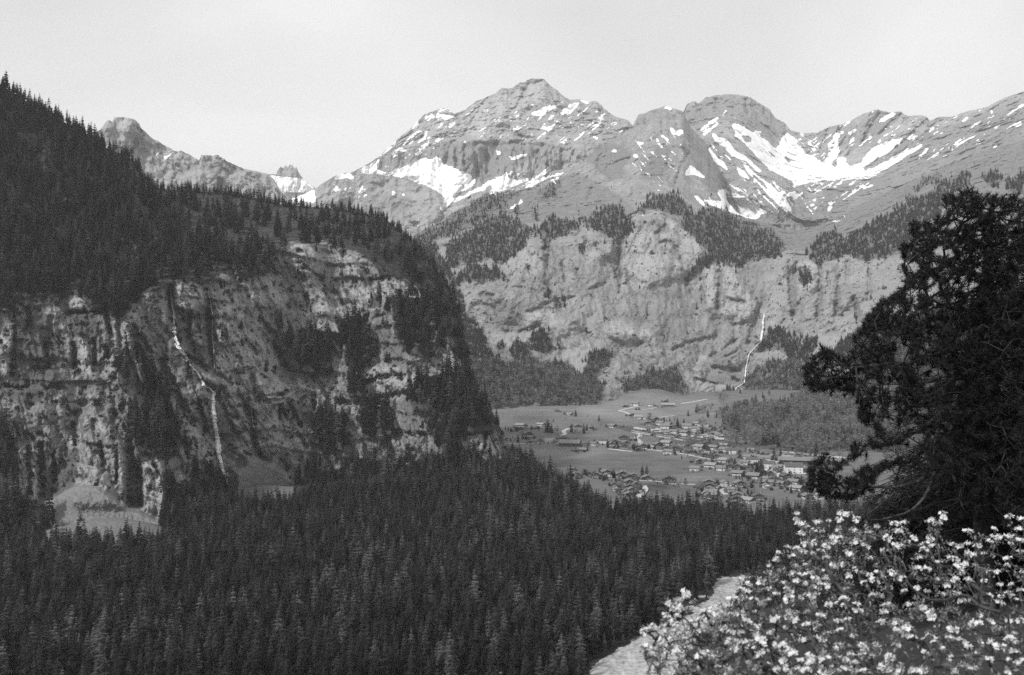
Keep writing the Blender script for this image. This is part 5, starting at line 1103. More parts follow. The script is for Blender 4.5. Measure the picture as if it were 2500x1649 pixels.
# ---- trees standing alone in and around the village: frame, x, base y, height px, kind, label
VT = [('v2', 1085, 252, 110, 'd', 'lone dark conifer on the pasture below the straight-edged wood'), ('v2', 1385, 312, 95, 'd', 'lone dark conifer in the middle of the pasture'),
 ('v2', 725, 455, 190, 'd', 'tallest broad dark conifer above the tall white hotel'), ('v2', 775, 465, 140, 'd', 'dark conifer right behind the tallest one above the hotel'), ('v2', 845, 470, 115, 'l', 'paler tree between the hotel and the pasture track'),
 ('v2', 795, 320, 50, 'd', 'small dark conifer on the slope behind the tallest one'), ('v2', 1030, 460, 135, 'd', 'dark conifer left of the leafy pasture clump'), ('v2', 1090, 470, 90, 'l', 'leafy tree in the pasture clump'),
 ('v2', 1135, 495, 90, 'l', 'second leafy tree in the pasture clump'), ('v2', 1190, 470, 140, 'd', 'left conifer of the dark pair beside the pasture chalet'), ('v2', 1230, 430, 100, 'd', 'right conifer of the dark pair beside the pasture chalet'),
 ('v2', 1310, 430, 75, 'd', 'dark tree hugging the pasture chalet'), ('v2', 340, 585, 125, 'd', 'dark conifer in front of the left village end'), ('v2', 400, 540, 95, 'd', 'dark conifer before the left village houses'),
 ('v2', 1495, 655, 120, 'd', 'pointed dark conifer left of the foot of the pasture'), ('v2', 1838, 675, 110, 'd', 'pointed dark conifer beside the winding track'), ('v2', 1630, 650, 60, 'd', 'round dark tree behind the small group'),
 ('v2', 1705, 395, 55, 'd', 'small conifer above the railway bend'), ('v2', 655, 212, 40, 'l', 'small bush tree on the upper pasture'), ('v2', 1240, 265, 50, 'l', 'small bare tree on the upper pasture'), ('v2', 950, 300, 45, 'l', 'thin bare tree on the pasture slope'),
 ('v2', 1410, 375, 50, 'l', 'thin bare tree beside the pasture chalet'), ('v2', 2043, 278, 90, 'l', 'slender pale tree beside the far farm lane'), ('v2', 2230, 320, 60, 'd', 'small conifer right of the far farms'), ('v2', 1925, 155, 35, 'l', 'tiny tree beside the forked farm lane'),
 ('v2', 240, 150, 70, 'l', 'leafy tree at the left end of the far wood edge'), ('v2', 180, 420, 60, 'd', 'small dark conifer at the foot of the cliff'),
 ('c1', 1020, 190, 45, 'l', 'bare tree on the far meadow by the farms'), ('c1', 1268, 175, 48, 'd', 'dark conifer standing alone on the far meadow'), ('c1', 1240, 245, 60, 'd', 'tall dark conifer beyond the railway'), ('c1', 1180, 215, 45, 'l', 'leafy tree right of the far farms'),
 ('v3', 405, 45, 60, 'd', 'dark tree in the far village garden row'), ('v3', 370, 50, 40, 'd', 'short dark tree in the far village garden row'), ('v3', 568, 95, 95, 'd', 'tall pointed conifer rising beyond the railway'), ('v3', 590, 165, 60, 'd', 'dark tree beside the far side-on house'),
 ('v3', 585, 330, 55, 'd', 'dark tree behind the broad village roof'), ('v3', 840, 400, 70, 'd', 'dark garden tree in the middle of the village'), ('v3', 985, 420, 60, 'd', 'small dark tree in front of the white house row'), ('v3', 235, 365, 45, 'd', 'round bush beside the meadow lane bend'),
 ('v3', 810, 560, 100, 'l', 'round leafy tree at the meadow lane end'), ('v3', 1460, 680, 205, 'd', 'big broad round-topped tree in the village centre'), ('v3', 1420, 650, 150, 'd', 'dark shoulder tree beside the big round-topped one'),
 ('v3', 1612, 445, 120, 'd', 'left one of two tall conifers by the bright road'), ('v3', 1692, 440, 110, 'd', 'right one of two tall conifers by the bright road'), ('v3', 1640, 520, 75, 'd', 'first dark tree of the sloping row behind the centre'),
 ('v3', 1690, 540, 70, 'd', 'second dark tree of the sloping row behind the centre'), ('v3', 1740, 560, 70, 'd', 'third dark tree of the sloping row behind the centre'), ('v3', 1935, 790, 140, 'd', 'pointed conifer right of the big hotel'), ('v3', 1990, 860, 130, 'd', 'conifer in front of the pointed one right of the hotel'),
 ('v3', 1955, 850, 90, 'd', 'short conifer between the two right of the hotel'), ('v3', 1815, 880, 110, 'd', 'conifer beside the tall dark house'), ('v3', 1310, 890, 100, 'd', 'left dark conifer behind the pale parking place'), ('v3', 1355, 905, 80, 'd', 'right dark conifer behind the pale parking place'),
 ('v3', 715, 925, 110, 'd', 'lone pointed conifer on the small near meadow'), ('v3', 770, 870, 90, 'l', 'bare tree left of the stacked cluster'), ('v3', 1245, 745, 80, 'd', 'dark tree above the pale lane houses'), ('v3', 1295, 700, 60, 'd', 'thin conifer left of the side-on chalet'),
 ('v3', 1180, 660, 60, 'l', 'leafy tree before the dark side-on chalet'), ('v3', 1340, 640, 80, 'l', 'leafy tree beside the big round-topped one'), ('v3', 1060, 880, 55, 'l', 'leafy tree on the pale parking place'), ('v3', 920, 190, 70, 'l', 'leafy tree at the edge of the mixed wood'),
 ('v3', 1060, 240, 90, 'l', 'spreading leafy tree where the mixed wood meets the railway'), ('v3', 1000, 160, 55, 'd', 'dark tree at the corner of the mixed wood'), ('v3', 1240, 390, 70, 'l', 'leafy tree by the railway bend'), ('v3', 1430, 400, 70, 'l', 'leafy tree beside the railway right of centre'),
 ('v3', 1500, 440, 45, 'd', 'small dark tree beside the railway houses'), ('v3', 1180, 380, 50, 'l', 'pale leafy tree behind the white house row'),
 ('v4', 1240, 395, 190, 'd', 'left trunk of the tall dark conifer pair on the big meadow'), ('v4', 1305, 375, 165, 'd', 'right trunk of the tall dark conifer pair on the big meadow'),
 ('v4', 785, 430, 160, 'd', 'left one of the dark conifer pair in the lane row'), ('v4', 815, 430, 150, 'd', 'right one of the dark conifer pair in the lane row'), ('v4', 1215, 610, 140, 'd', 'dark conifer beside the pale triangular lot'), ('v4', 1180, 480, 80, 'd', 'dark bush tree above the pale triangular lot'),
 ('v4', 915, 600, 130, 'd', 'dark conifer left of the tight chalet cluster'), ('v4', 2140, 620, 120, 'l', 'thin bare tree left of the stacked chalets'), ('v4', 2195, 215, 100, 'l', 'round leafy tree beside the barn at the meadow edge'),
 ('v4', 1165, 650, 130, 'l', 'leafy tree right of the tight chalet cluster'), ('v4', 1470, 508, 45, 'd', 'small round bush on the meadow lane'), ('v4', 640, 470, 110, 'd', 'conifer before the left chalets of the lane row')]
for fr, x, y, hp, kd, lab in VT:
    (u, v), = T(fr, x, y); p = ground_at(u, v)
    if p is None: continue
    h = hp/FR[fr][0]/F*p[1]; k = R.choice([0, 2, 0]) if kd == 'd' else R.choice([8, 9, 10])
    broad = 1.9 if 'round' in lab or 'broad' in lab else 1.35
    tree_thing(k, 'conifer_tree' if kd == 'd' else 'leafy_tree', lab, 'tree', 'trees standing alone around the village', (p[0], p[1], p[2]-.3), h, broad)
# hedges and garden scrub between the houses (nobody could count it)
pts = []
for u, v, p, wm in HOUSES:
    for _ in range(13):
        a = R.uniform(0, 6.28); r_ = wm*R.uniform(.6, 1.4); x, y = p[0]+math.cos(a)*r_, p[1]+math.sin(a)*r_*1.5
        pts.append((x, y, float(ground_h(x, y))-.2))
for _ in range(700):
    u, v = T('v3', R.uniform(0, 2300), R.uniform(60, 900))[0]
    if v-1020 > 0 and samp(FIELDB, np.array([u]), np.array([v]))[0] < .5: continue
    xx, yy_ = (u-1550)*4.754, (v-1020)*4.754
    if yy_ > 380+.12*xx and xx < 1150: continue
    p = ground_at(u, v)
    if p is not None: pts.append((p[0], p[1], p[2]-.2))
wood('garden_shrubs', 'hedges and garden shrubs between the village houses', pts, np.array([R.uniform(2, 6.5) if R.random() < .8 else R.uniform(7, 12) for _ in pts]), pick(len(pts), [([14, 8, 9], .7), (I_BSH[:3], .3)]), wid=np.array([R.uniform(3, 7) for _ in pts]))

# ---- waterfalls: braided white water lying against the rock
m_fall = simple('falling_water', 0.78, 0.12, .35, rough=.5, bump=0)
m_fall2 = simple('thin_trickle', 0.32, 0.5, .25, rough=.5)
def fall(label, L, fr, pts, w0, off, mat, br=2, seed=0):
    q = T(fr, *pts); mb = MB(); r_ = np.random.default_rng(seed)
    d = np.concatenate([[0], np.cumsum(np.linalg.norm(np.diff(q, axis=0), axis=1))]); t = np.arange(0, d[-1], 1.6)
    uu_ = np.interp(t, d, q[:, 0]); vv_ = np.interp(t, d, q[:, 1])
    pr = [L.at(a, b_) for a, b_ in zip(uu_, vv_)]; pr = np.array([p for p in pr if p is not None])
    yy_ = smooth1(pr[:, 1], 9)
    yy_ = np.minimum(yy_, pr[:, 1])-off
    fan = np.interp(np.linspace(0, 1, len(pr)), [0, .4, .8, 1], [.6, .8, 1.5, 1.1])
    for s_ in range(br):
        w = fan*w0*(0.55+.5*np.abs(fbm(np.stack([t[:len(pr)]/9, t[:len(pr)]*0+s_*7, t[:len(pr)]*0], 1), 3, seed=seed+s_))*2)*(1 if s_ == 0 else .45)
        o_ = fbm(np.stack([t[:len(pr)]/14, t[:len(pr)]*0+s_*3, t[:len(pr)]*0], 1), 3, seed=seed+5)*w0*(1.2 if s_ else .3)
        k = yy_/pr[:, 1]
        C_ = np.stack([pr[:, 0]*k+o_, yy_, pr[:, 2]*k], 1)
        n = len(C_); V = np.concatenate([C_-np.stack([w/2, w*0, w*0], 1), C_+np.stack([w*0, w*.3+.3, w*0], 1)*[0, -1, 0], C_+np.stack([w/2, w*0, w*0], 1), C_+[0, 1.0, 0]])
        i = np.arange(n-1)
        mb.add(V, quads=np.concatenate([np.stack([i+a*n, i+1+a*n, i+1+((a+1) % 4)*n, i+((a+1) % 4)*n], 1) for a in range(4)]))
    tag(obj('waterfall', mb.mesh('waterfall', mat, True)), label, kind='structure')
fall('long thin white waterfall dropping down the near cliff', LH, 'c3', [943, 95, 933, 120, 938, 180, 948, 260, 952, 300, 945, 340, 962, 390, 975, 440, 1000, 475, 1030, 530, 1050, 560, 1080, 580], 4.4, 2.5, m_fall2, 2, 1)
fall('lower bright part of the long waterfall on the near cliff', LH, 'c3', [948, 330, 965, 400, 980, 450, 1010, 490, 1035, 535, 1055, 565, 1082, 585, 1098, 620, 1110, 655, 1145, 668, 1165, 690, 1162, 720, 1165, 800, 1175, 880, 1188, 960, 1195, 1030, 1208, 1080, 1218, 1160], 6.0, 3.0, m_fall, 3, 2)
fall('faint trickle right of the block above the near waterfall', LH, 'c3', [1135, 110, 1150, 200, 1162, 260, 1160, 380, 1168, 450, 1172, 560], 1.6, 1.2, m_fall2, 1, 3)
fall('short double trickle in the folded strata right of the waterfall', LH, 'c3', [1370, 760, 1378, 820, 1388, 880, 1395, 900], 2.0, 1.2, m_fall2, 2, 4)
fall('short bright trickle beside the double one', LH, 'c3', [1430, 690, 1408, 730, 1410, 800], 2.0, 1.2, m_fall2, 1, 5)
fall('pale seep on the far left cliff', LH, 'c3', [295, 205, 305, 270, 290, 320, 300, 390, 340, 435], 2.2, 1.2, m_fall2, 2, 6)
fall('pale seep below the dark overhang on the left', LH, 'c3', [450, 400, 460, 460, 470, 560], 2.2, 1.2, m_fall2, 1, 7)
fall('white waterfall on the far wall above the village', GW, 'c7', [1655, 572, 1650, 610, 1648, 660, 1642, 690, 1640, 720], 8, 3, m_fall, 2, 8)
fall('lower steps of the far white waterfall', GW, 'c7', [1640, 720, 1600, 760, 1575, 790, 1562, 840, 1555, 900, 1550, 940, 1510, 965, 1500, 985], 5, 3, m_fall, 2, 9)
# ---------------------------------------------------------------- foreground: pine, spruces behind it, flowering bushes
m_pneed = simple('pine_needles', 0.015, 0.5, 6.0, rough=.7)
m_pbark = simple('pine_bark', 0.03, 0.5, 14.0, bump=.6)
m_limb = simple('pale_limb_bark', 0.09, 0.5, 18.0, bump=.6)  # limb bark, paler than the trunk bark
m_dsp = simple('dark_spruce_needles', 0.018, 0.5, 6.0)  # one dark tone for needles and branches
m_petal = simple('white_petals', 0.58, 0.1, 40.0, rough=.6)
m_leaf = simple('bush_leaves', 0.17, 0.4, 25.0, rough=.5, spec=.4)
m_twig = simple('bush_twigs', 0.05, 0.4, 30.0)

def P1(u, v, Y): return np.array([(u-CU)/F*Y, Y, (CV-v)/F*Y])
def grow(targets, roots, step, sag=.08, seed=0, pen=.25):
    """connect every target to the nearest point of the branch system grown so far; returns polylines and the load of each node"""
    r = np.random.default_rng(seed)
    nodes = [np.array(p, float) for p, d in roots]; par = [-1]*len(roots); dist = [d for p, d in roots]
    base = np.array(roots[0][0])
    order = np.argsort([min(np.linalg.norm(t-n) for n in nodes[:len(roots)]) for t in targets])
    tips = [None]*len(targets)
    for i in order:
        t = targets[i]; A = np.array(nodes); dd = np.linalg.norm(A-t, axis=1)+pen*np.array(dist)
        j = int(np.argmin(dd)); a = nodes[j]; L = np.linalg.norm(t-a); m = max(1, int(L/step)); last = j
        bend = r.normal(0, .09*L, 3)
        for k in range(1, m+1):
            s_ = k/m; p = a+(t-a)*s_+bend*math.sin(math.pi*s_)*.6+np.array([0, 0, -sag*L*math.sin(math.pi*s_)])
            nodes.append(p); par.append(last); dist.append(dist[last]+L/m); last = len(nodes)-1
        tips[i] = last
    n = len(nodes); load = np.zeros(n)
    for i in tips: load[i] += 1
    for i in range(n-1, -1, -1):
        if par[i] >= 0: load[par[i]] += load[i]
    return np.array(nodes), np.array(par), load
def twigs(mb, nodes, par, load, r0, pw=.42, n=4, rmax=1.0, skip=None):
    rad = np.minimum(r0*np.maximum(load, 1)**pw, rmax)
    A = []; Q_ = []; k = 0
    for i in range(len(nodes)):
        j = par[i]
        if j < 0 or (skip is not None and skip[i]): continue
        a, b = nodes[j], nodes[i]; d = b-a; L = np.linalg.norm(d)
        if L < 1e-5: continue
        d /= L; x = np.cross(d, [0.2, 0.1, .97]); x /= np.linalg.norm(x)+1e-9; y = np.cross(d, x)
        ra, rb = min(rad[j], rad[i]*1.35), rad[i]
        for c_, rr in ((a, ra), (b+d*rr_eps(L), rb)):
            for q in range(n):
                th = 2*math.pi*q/n; A.append(c_+rr*(x*math.cos(th)+y*math.sin(th)))
        Q_ += [[k+q, k+(q+1) % n, k+n+(q+1) % n, k+n+q] for q in range(n)]; k += 2*n
    mb.add(np.array(A), quads=np.array(Q_))
def rr_eps(L): return 0.0

def tufts(centers, dirs, L, n, wid, rg, spread=.75):
    """needle tufts: n thin needles each, vectorised"""
    m = len(centers); C_ = np.repeat(centers, n, 0); D = np.repeat(dirs, n, 0)
    r = rg.normal(size=C_.shape); r /= np.linalg.norm(r, axis=1)[:, None]
    d = D*(1-spread)+r*spread; d /= np.linalg.norm(d, axis=1)[:, None]
    st = C_+D*rg.uniform(-.7, .7, (len(C_), 1))*L
    sd = np.cross(d, rg.normal(size=C_.shape)); sd /= np.linalg.norm(sd, axis=1)[:, None]
    ln = L*rg.uniform(.7, 1.1, (len(C_), 1))
    V = np.stack([st-sd*wid, st+sd*wid, st+d*ln], 1).reshape(-1, 3)
    return V
# --- the mountain pine
rg = np.random.default_rng(77)
YP = 15.0
PX = lambda x, y, Y=YP: P1(*T('cp', x, y)[0], Y)
out_ = T('cp', 110, 840, 140, 770, 190, 722, 240, 752, 300, 772, 345, 700, 320, 682, 370, 600, 410, 562, 430, 532, 480, 512, 528, 462, 530, 400, 520, 300, 570, 272, 560, 205, 640, 195, 700, 175, 700, 92, 750, 96, 790, 68, 850, 95, 930, 92, 1060, 82, 1300, 200, 1400, 600, 1400, 1480, 1060, 1480, 900, 1450, 770, 1400, 740, 1230, 650, 1220, 600, 1200,
         480, 1190, 420, 1230, 390, 1270, 330, 1290, 390, 1300, 300, 1340, 200, 1330, 130, 1290, 140, 1210, 200, 1170, 250, 1195, 300, 1175, 320, 1120, 380, 1130, 420, 1060, 350, 1010, 330, 900, 250, 890, 180, 888, 122, 865)
pm = new_map(); fill(pm, out_)
for h_ in ("430 1000 500 1020 500 1080 440 1060", "600 840 680 800 700 850 630 880", "560 1010 600 960 640 980 600 1010", "380 940 430 950 420 990 380 980", "470 850 520 860 500 900 450 900", "540 1060 620 1070 600 1150 540 1140"):
    fill(pm, T('cp', *[float(a) for a in h_.split()]), 0.0)
trunk = [PX(880, 1990), PX(868, 1700), PX(850, 1500), PX(838, 1300), PX(828, 1100), PX(818, 900), PX(828, 700), PX(850, 500), PX(872, 300), PX(885, 160), PX(890, 95)]
def dense(pts, s=.25):
    pts = np.array(pts); L = np.concatenate([[0], np.cumsum(np.linalg.norm(np.diff(pts, axis=0), axis=1))]); t = np.arange(0, L[-1]+s*.5, s)
    q = np.stack([np.interp(t, L, pts[:, k]) for k in range(3)], 1)
    return np.stack([smooth1(q[:, k], 5) for k in range(3)], 1) if len(q) > 5 else q
limbs = [([(825, 680, 15), (760, 712, 14.7), (700, 722, 14.4), (600, 760, 14.0), (535, 775, 13.8), (440, 790, 13.6), (330, 800, 13.4), (220, 810, 13.3)], .07),
 ([(535, 775, 13.8), (500, 830, 13.7), (420, 882, 13.6)], .03), ([(815, 700, 15), (770, 780, 14.7), (735, 860, 14.4), (650, 908, 14.2), (575, 932, 14.0), (505, 912, 13.9)], .05),
 ([(812, 900, 15), (740, 945, 14.6), (690, 985, 14.3), (625, 1032, 14.1), (580, 1060, 14.0), (520, 1100, 13.9), (420, 1110, 13.8)], .065), ([(830, 1130, 15), (770, 1160, 14.7), (700, 1200, 14.5), (645, 1212, 14.4), (638, 1290, 14.2), (612, 1345, 14.1), (530, 1412, 13.9), (440, 1436, 13.8), (350, 1428, 13.7)], .036),
 ([(640, 1235, 14.4), (595, 1272, 14.1), (500, 1300, 13.9), (400, 1300, 13.7), (320, 1282, 13.6), (230, 1250, 13.5)], .028), ([(500, 1302, 13.9), (470, 1350, 13.8), (400, 1395, 13.7), (350, 1412, 13.7)], .018),
 ([(840, 560, 15), (760, 560, 14.7), (650, 520, 14.5), (580, 490, 14.3)], .05), ([(855, 420, 15), (780, 400, 14.7), (680, 360, 14.5), (600, 340, 14.4)], .05), ([(870, 300, 15), (800, 260, 14.8), (700, 230, 14.6), (620, 225, 14.5)], .04),
 ([(882, 180, 15), (820, 150, 14.8), (740, 120, 14.7)], .03), ([(840, 560, 15), (920, 520, 15.2), (1020, 460, 15.4), (1150, 400, 15.6)], .05), ([(825, 760, 15), (920, 740, 15.4), (1040, 720, 15.6), (1200, 700, 15.8)], .05), ([(870, 300, 15), (960, 250, 15.2), (1080, 220, 15.4)], .04),
 ([(820, 960, 15), (930, 940, 15.3), (1080, 930, 15.6), (1250, 900, 15.8)], .05), ([(830, 1100, 15), (930, 1100, 15.3), (1080, 1080, 15.6)], .045), ([(690, 985, 14.3), (640, 1100, 14.2), (645, 1210, 14.2)], .035), ([(822, 800, 15), (840, 860, 14.8), (880, 890, 14.6), (940, 885, 14.5)], .02),
 ([(810, 780, 15), (700, 840, 15.4), (560, 870, 15.6), (430, 860, 15.7), (300, 850, 15.8)], .04), ([(840, 620, 15), (740, 620, 15.4), (600, 610, 15.6), (470, 620, 15.7), (400, 640, 15.7)], .04)]
pine = empty('pine_tree', tuple(trunk[0])); tag(pine, 'large dark mountain pine with bare curved lower limbs at the right edge', 'tree')
o0 = trunk[0]
tb = MB(); tp = dense(trunk); tb.tube(tp-o0, np.interp(np.linspace(0, 1, len(tp)), [0, .5, 1], [.15, .10, .03]), 9)
obj('trunk', tb.mesh('trunk', m_pbark, True), pine)
roots_ = [(p, 0.0) for p in tp[len(tp)//3:]]
lb = MB()
for pts, r0 in limbs:
    q = dense([PX(x, y, Y) for x, y, Y in pts], .15)
    q = q+np.stack([fbm(q*2.2+k*9, 2) for k in range(3)], 1)*.05
    tt = np.linspace(0, 1, len(q)); lb = MB(); lb.tube(q-o0, r0*(1-.75*tt), 6); obj('limb', lb.mesh('limb', m_limb, True), pine)
    roots_ += [(p, .15+.0*k) for k, p in enumerate(q[2::2])]
# sprays of needles: targets through the crown's volume, denser at its outline
tg = []
cu, cv = T('cp', 850, 700)[0]
tries = 0
pmb = blur(pm, 3)
while len(tg) < 7600 and tries < 90000:
    tries += 1
    u = rg.uniform(1955, 2640); v = rg.uniform(455, 1310)
    if samp(pm, np.array([min(u, 2499)]), np.array([v]))[0] < .5: continue
    # clumpy boughs: noise opens gaps
    nn = fbm(np.array([[u/48, v/30, 0.3]]), 3, .55, seed=91)[0]
    e_ = samp(pmb, np.array([u]), np.array([v]))[0]
    lowp = 0.17 if (v > 1000 and u < 2330) else .0
    if nn < -.16+lowp and e_ > .8 and u < 2300: continue
    if nn < -.3: continue
    s_ = abs(u-cu)/330
    dpt = math.sqrt(max(0.05, 1-min(s_, 1)**2))*1.9
    Y = YP-.4-.9*min(s_, 1)+rg.uniform(-1, 1)*dpt
    if abs(u-2385) < 60: Y = YP-rg.uniform(.4, 2.0)
    tg.append(P1(u, v, Y))
tg = np.array(tg)
# outline tufts standing up along the left edge, as in the photograph
ed = []
for k in range(len(out_)-1):
    a, b = out_[k], out_[k+1]
    if a[0] > 2420 and b[0] > 2420: continue
    L = np.linalg.norm(b-a)
    for t in np.arange(0, 1, 9/max(L, 9)):
        q = a+(b-a)*t; ed.append(P1(q[0]+rg.normal(0, 3), q[1]+rg.normal(0, 3), YP-1.3+rg.normal(0, .25)))
tg = np.concatenate([tg, np.array(ed)])
nodes, par, load = grow(list(tg), roots_, .14, sag=-.05, seed=5, pen=.15)
bm_ = MB(); twigs(bm_, nodes-o0, par, load, .0022, .5, 3, .022); obj('twigs', bm_.mesh('twigs', m_pbark), pine)
# needle tufts at tips and along the last stretch of each twig
fine_ = np.where(load <= 3)[0]; fine_ = fine_[par[fine_] >= 0]
dr = nodes[fine_]-nodes[par[fine_]]; dr /= np.linalg.norm(dr, axis=1)[:, None]+1e-9
dr = dr+np.array([0, 0, .55]); dr /= np.linalg.norm(dr, axis=1)[:, None]
print('pine tufts', len(fine_))
V = tufts(nodes[fine_]-o0, dr, .085, 52, .0048, rg, .66)
obj('needles', mesh_np('needles', V, np.arange(len(V)).reshape(-1, 3), m_pneed, False), pine)

# --- dark spruces behind the pine
def big_spruce(label, u, Y, topv, Rm, seed, dens=1.0):
    x = (u-CU)/F*Y; z0 = float(ground_h(x, Y)); zt = (CV-topv)/F*Y; H = zt-z0
    r = np.random.default_rng(seed)
    e = empty('spruce_tree', (x, Y, z0)); tag(e, label, 'tree')
    tb = MB(); tb.tube([[0, 0, -.3], [0, 0, H*.5], [0, 0, H]], [.2, .12, .02], 8); obj('trunk', tb.mesh('trunk', m_pbark, True), e)
    br = MB(); Cn = []; Dn = []
    for z in np.arange(H*.06, H*.985, .24/dens):
        t = z/H; L0 = Rm*(1-t)**.8+.12
        for a in np.arange(0, 6.28, 6.28/max(4, int(9*(1-t)+4))):
            a = a+r.normal(0, .3); L = L0*r.uniform(.7, 1.15); d = np.array([math.cos(a), math.sin(a), 0])
            s_ = np.linspace(0, 1, 6); pts = np.array([0, 0, z])+d*L*s_[:, None]+np.stack([s_*0, s_*0, -.32*L*s_**2+.12*L*s_], 1)
            br.tube(pts, .018*(1-.8*s_)*(L/2+.3), 3)
            m = max(4, int(L*19*dens)); ss = r.uniform(.12, 1, m)
            P_ = np.stack([np.interp(ss, s_, pts[:, k]) for k in range(3)], 1)
            sd = np.array([-d[1], d[0], 0]); off = r.normal(0, 1, m)*(.30*L*(1.1-ss))
            P_ = P_+sd*off[:, None]+np.stack([ss*0, ss*0, -np.abs(off)*.25-r.uniform(0, .22, m)], 1)
            Cn.append(P_); Dn.append(np.tile(d*.7+[0, 0, -.35], (m, 1))+sd*np.sign(off)[:, None]*.4)
    obj('branches', br.mesh('branches', m_dsp), e)
    C_ = np.concatenate(Cn); D = np.concatenate(Dn); D /= np.linalg.norm(D, axis=1)[:, None]
    V = tufts(C_, D, .15, 9, .008, r, .45); print('spruce tufts', len(C_))
    obj('needles', mesh_np('needles', V, np.arange(len(V)).reshape(-1, 3), m_dsp, False), e)
big_spruce('dark drooping spruce right behind the big pine', 2420, 19, 560, 2.6, 101)
big_spruce('very dark dense spruce at the right border of the view', 2580, 17, 440, 2.9, 102, 1.15)
big_spruce('lower dark spruce filling the gap under the big pine', 2270, 19, 1060, 2.3, 103, 1.3)

# --- flowering bushes
def flower_geo(seed, n=6, S=.022):
    r = np.random.default_rng(seed); mb = MB()
    for k in range(n):
        c = r.normal(0, S*.55, 3); c[2] = abs(c[2])*.6
        ax = c/(np.linalg.norm(c)+1e-6)*.6+r.normal(0, .35, 3)+[0, 0, .5]; ax /= np.linalg.norm(ax)
        x = np.cross(ax, [.3, .8, .1]); x /= np.linalg.norm(x); y = np.cross(ax, x); a0 = r.uniform(0, 6.28)
        for q in range(5):
            a = a0+q*1.2566+r.normal(0, .1); d = x*math.cos(a)+y*math.sin(a); t = -x*math.sin(a)+y*math.cos(a); L = S*r.uniform(.6, .85); w = L*.36; up = ax*L*r.uniform(.1, .6)
            V = [c, c+d*L*.5+t*w+up*.6, c+d*L+up, c+d*L*.5-t*w+up*.6, c+d*L*.5+up*.35]
            mb.add(V, tris=[[0, 4, 1], [1, 4, 2], [2, 4, 3], [3, 4, 0]])
    return mb.mesh('flower_cluster', m_petal)
FG = [flower_geo(200+k, n=9+k % 5) for k in range(7)]
m_bud = m_leaf
BR = T('s', 1600, 1649, 1575, 1600, 1570, 1560, 1580, 1530, 1600, 1520, 1600, 1540, 1640, 1540, 1700, 1515, 1745, 1515, 1790, 1475, 1810, 1440, 1850, 1430, 1880, 1385, 1915, 1375, 1905, 1350, 1950, 1330, 1940, 1270, 1960, 1255, 2000, 1280, 2050, 1250, 2085, 1255, 2120, 1275, 2200, 1290, 2260, 1290, 2300, 1262, 2290, 1300, 2350, 1340, 2400, 1300, 2420, 1320, 2500, 1290, 2640, 1280, 2640, 1760, 1420, 1760)
bmap = np.zeros((MH+60, MW), np.float32)
def inpoly(poly, x, y):
    ins = np.zeros(np.shape(x), bool); n = len(poly)
    for k in range(n):
        xa, ya = poly[k]; xb, yb = poly[(k+1) % n]
        if ya == yb: continue
        ins ^= ((ya > y) != (yb > y)) & (x < (xb-xa)*(y-ya)/(yb-ya)+xa)
    return ins
C6 = lambda x, y: (1550+x/3.657, 1250+y/3.657)       # the crop the blossoms were read in
FL = [C6(*p) for p in ((1450, 20), (1440, 70), (1455, 105), (1500, 125), (1540, 140), (1635, 100), (1730, 85), (1825, 75), (1835, 15), (1900, 30), (1975, 75), (1950, 160), (2090, 190), (2165, 135), (2320, 110), (2350, 180), (1600, 275), (1755, 230), (1780, 280), (1450, 335), (1285, 370), (1265, 430), (1405, 405),
    (1525, 460), (1590, 380), (1660, 350), (1715, 415), (1770, 490), (1830, 490), (1215, 550), (1120, 630), (945, 605), (1200, 695), (1550, 570), (1640, 650), (1700, 600), (1970, 520), (2040, 560), (2090, 570), (2050, 640), (2245, 240), (2110, 420), (2180, 560), (2270, 680), (465, 730), (450, 755), (400, 790), (305, 820), (385, 840), (350, 870), (275, 920),
    (290, 945), (380, 940), (520, 810), (620, 890), (700, 890), (740, 940), (750, 840), (165, 1030), (130, 1045), (250, 1030), (190, 1060), (560, 1040), (590, 1070), (510, 1010), (330, 1150), (505, 1200), (435, 1140), (745, 1120), (770, 1060), (860, 1075), (900, 1070), (950, 1080), (1010, 1075), (705, 1240), (590, 1275), (620, 1330), (360, 1260), (590, 1380),
    (790, 1060), (840, 1160), (870, 1170), (955, 1170), (1020, 1170), (1130, 1160), (1040, 1220), (1155, 1255), (1280, 1260), (1390, 1260), (1240, 970), (1165, 960), (1350, 950), (1360, 690), (1390, 720), (1565, 755), (1775, 775), (1870, 785), (1985, 895), (2180, 755), (1660, 930), (1890, 970), (2200, 990), (2340, 1000), (1600, 1065), (1790, 1080), (1945, 1105),
    (1640, 1140), (2345, 1070), (2035, 1220), (1685, 1320), (2280, 1310), (1030, 1370), (850, 1420), (740, 1390), (880, 1230), (1090, 1440), (1350, 1400), (1410, 1440), (1540, 1420), (1670, 1420), (1790, 1440), (1080, 790), (1120, 830), (1010, 830), (840, 930), (950, 930), (1000, 980), (1090, 1030), (1210, 1080), (2050, 310), (1900, 380), (1680, 180), (1810, 250))]
C8 = lambda x, y: (1400+x/2.161, 1150+y/2.161)
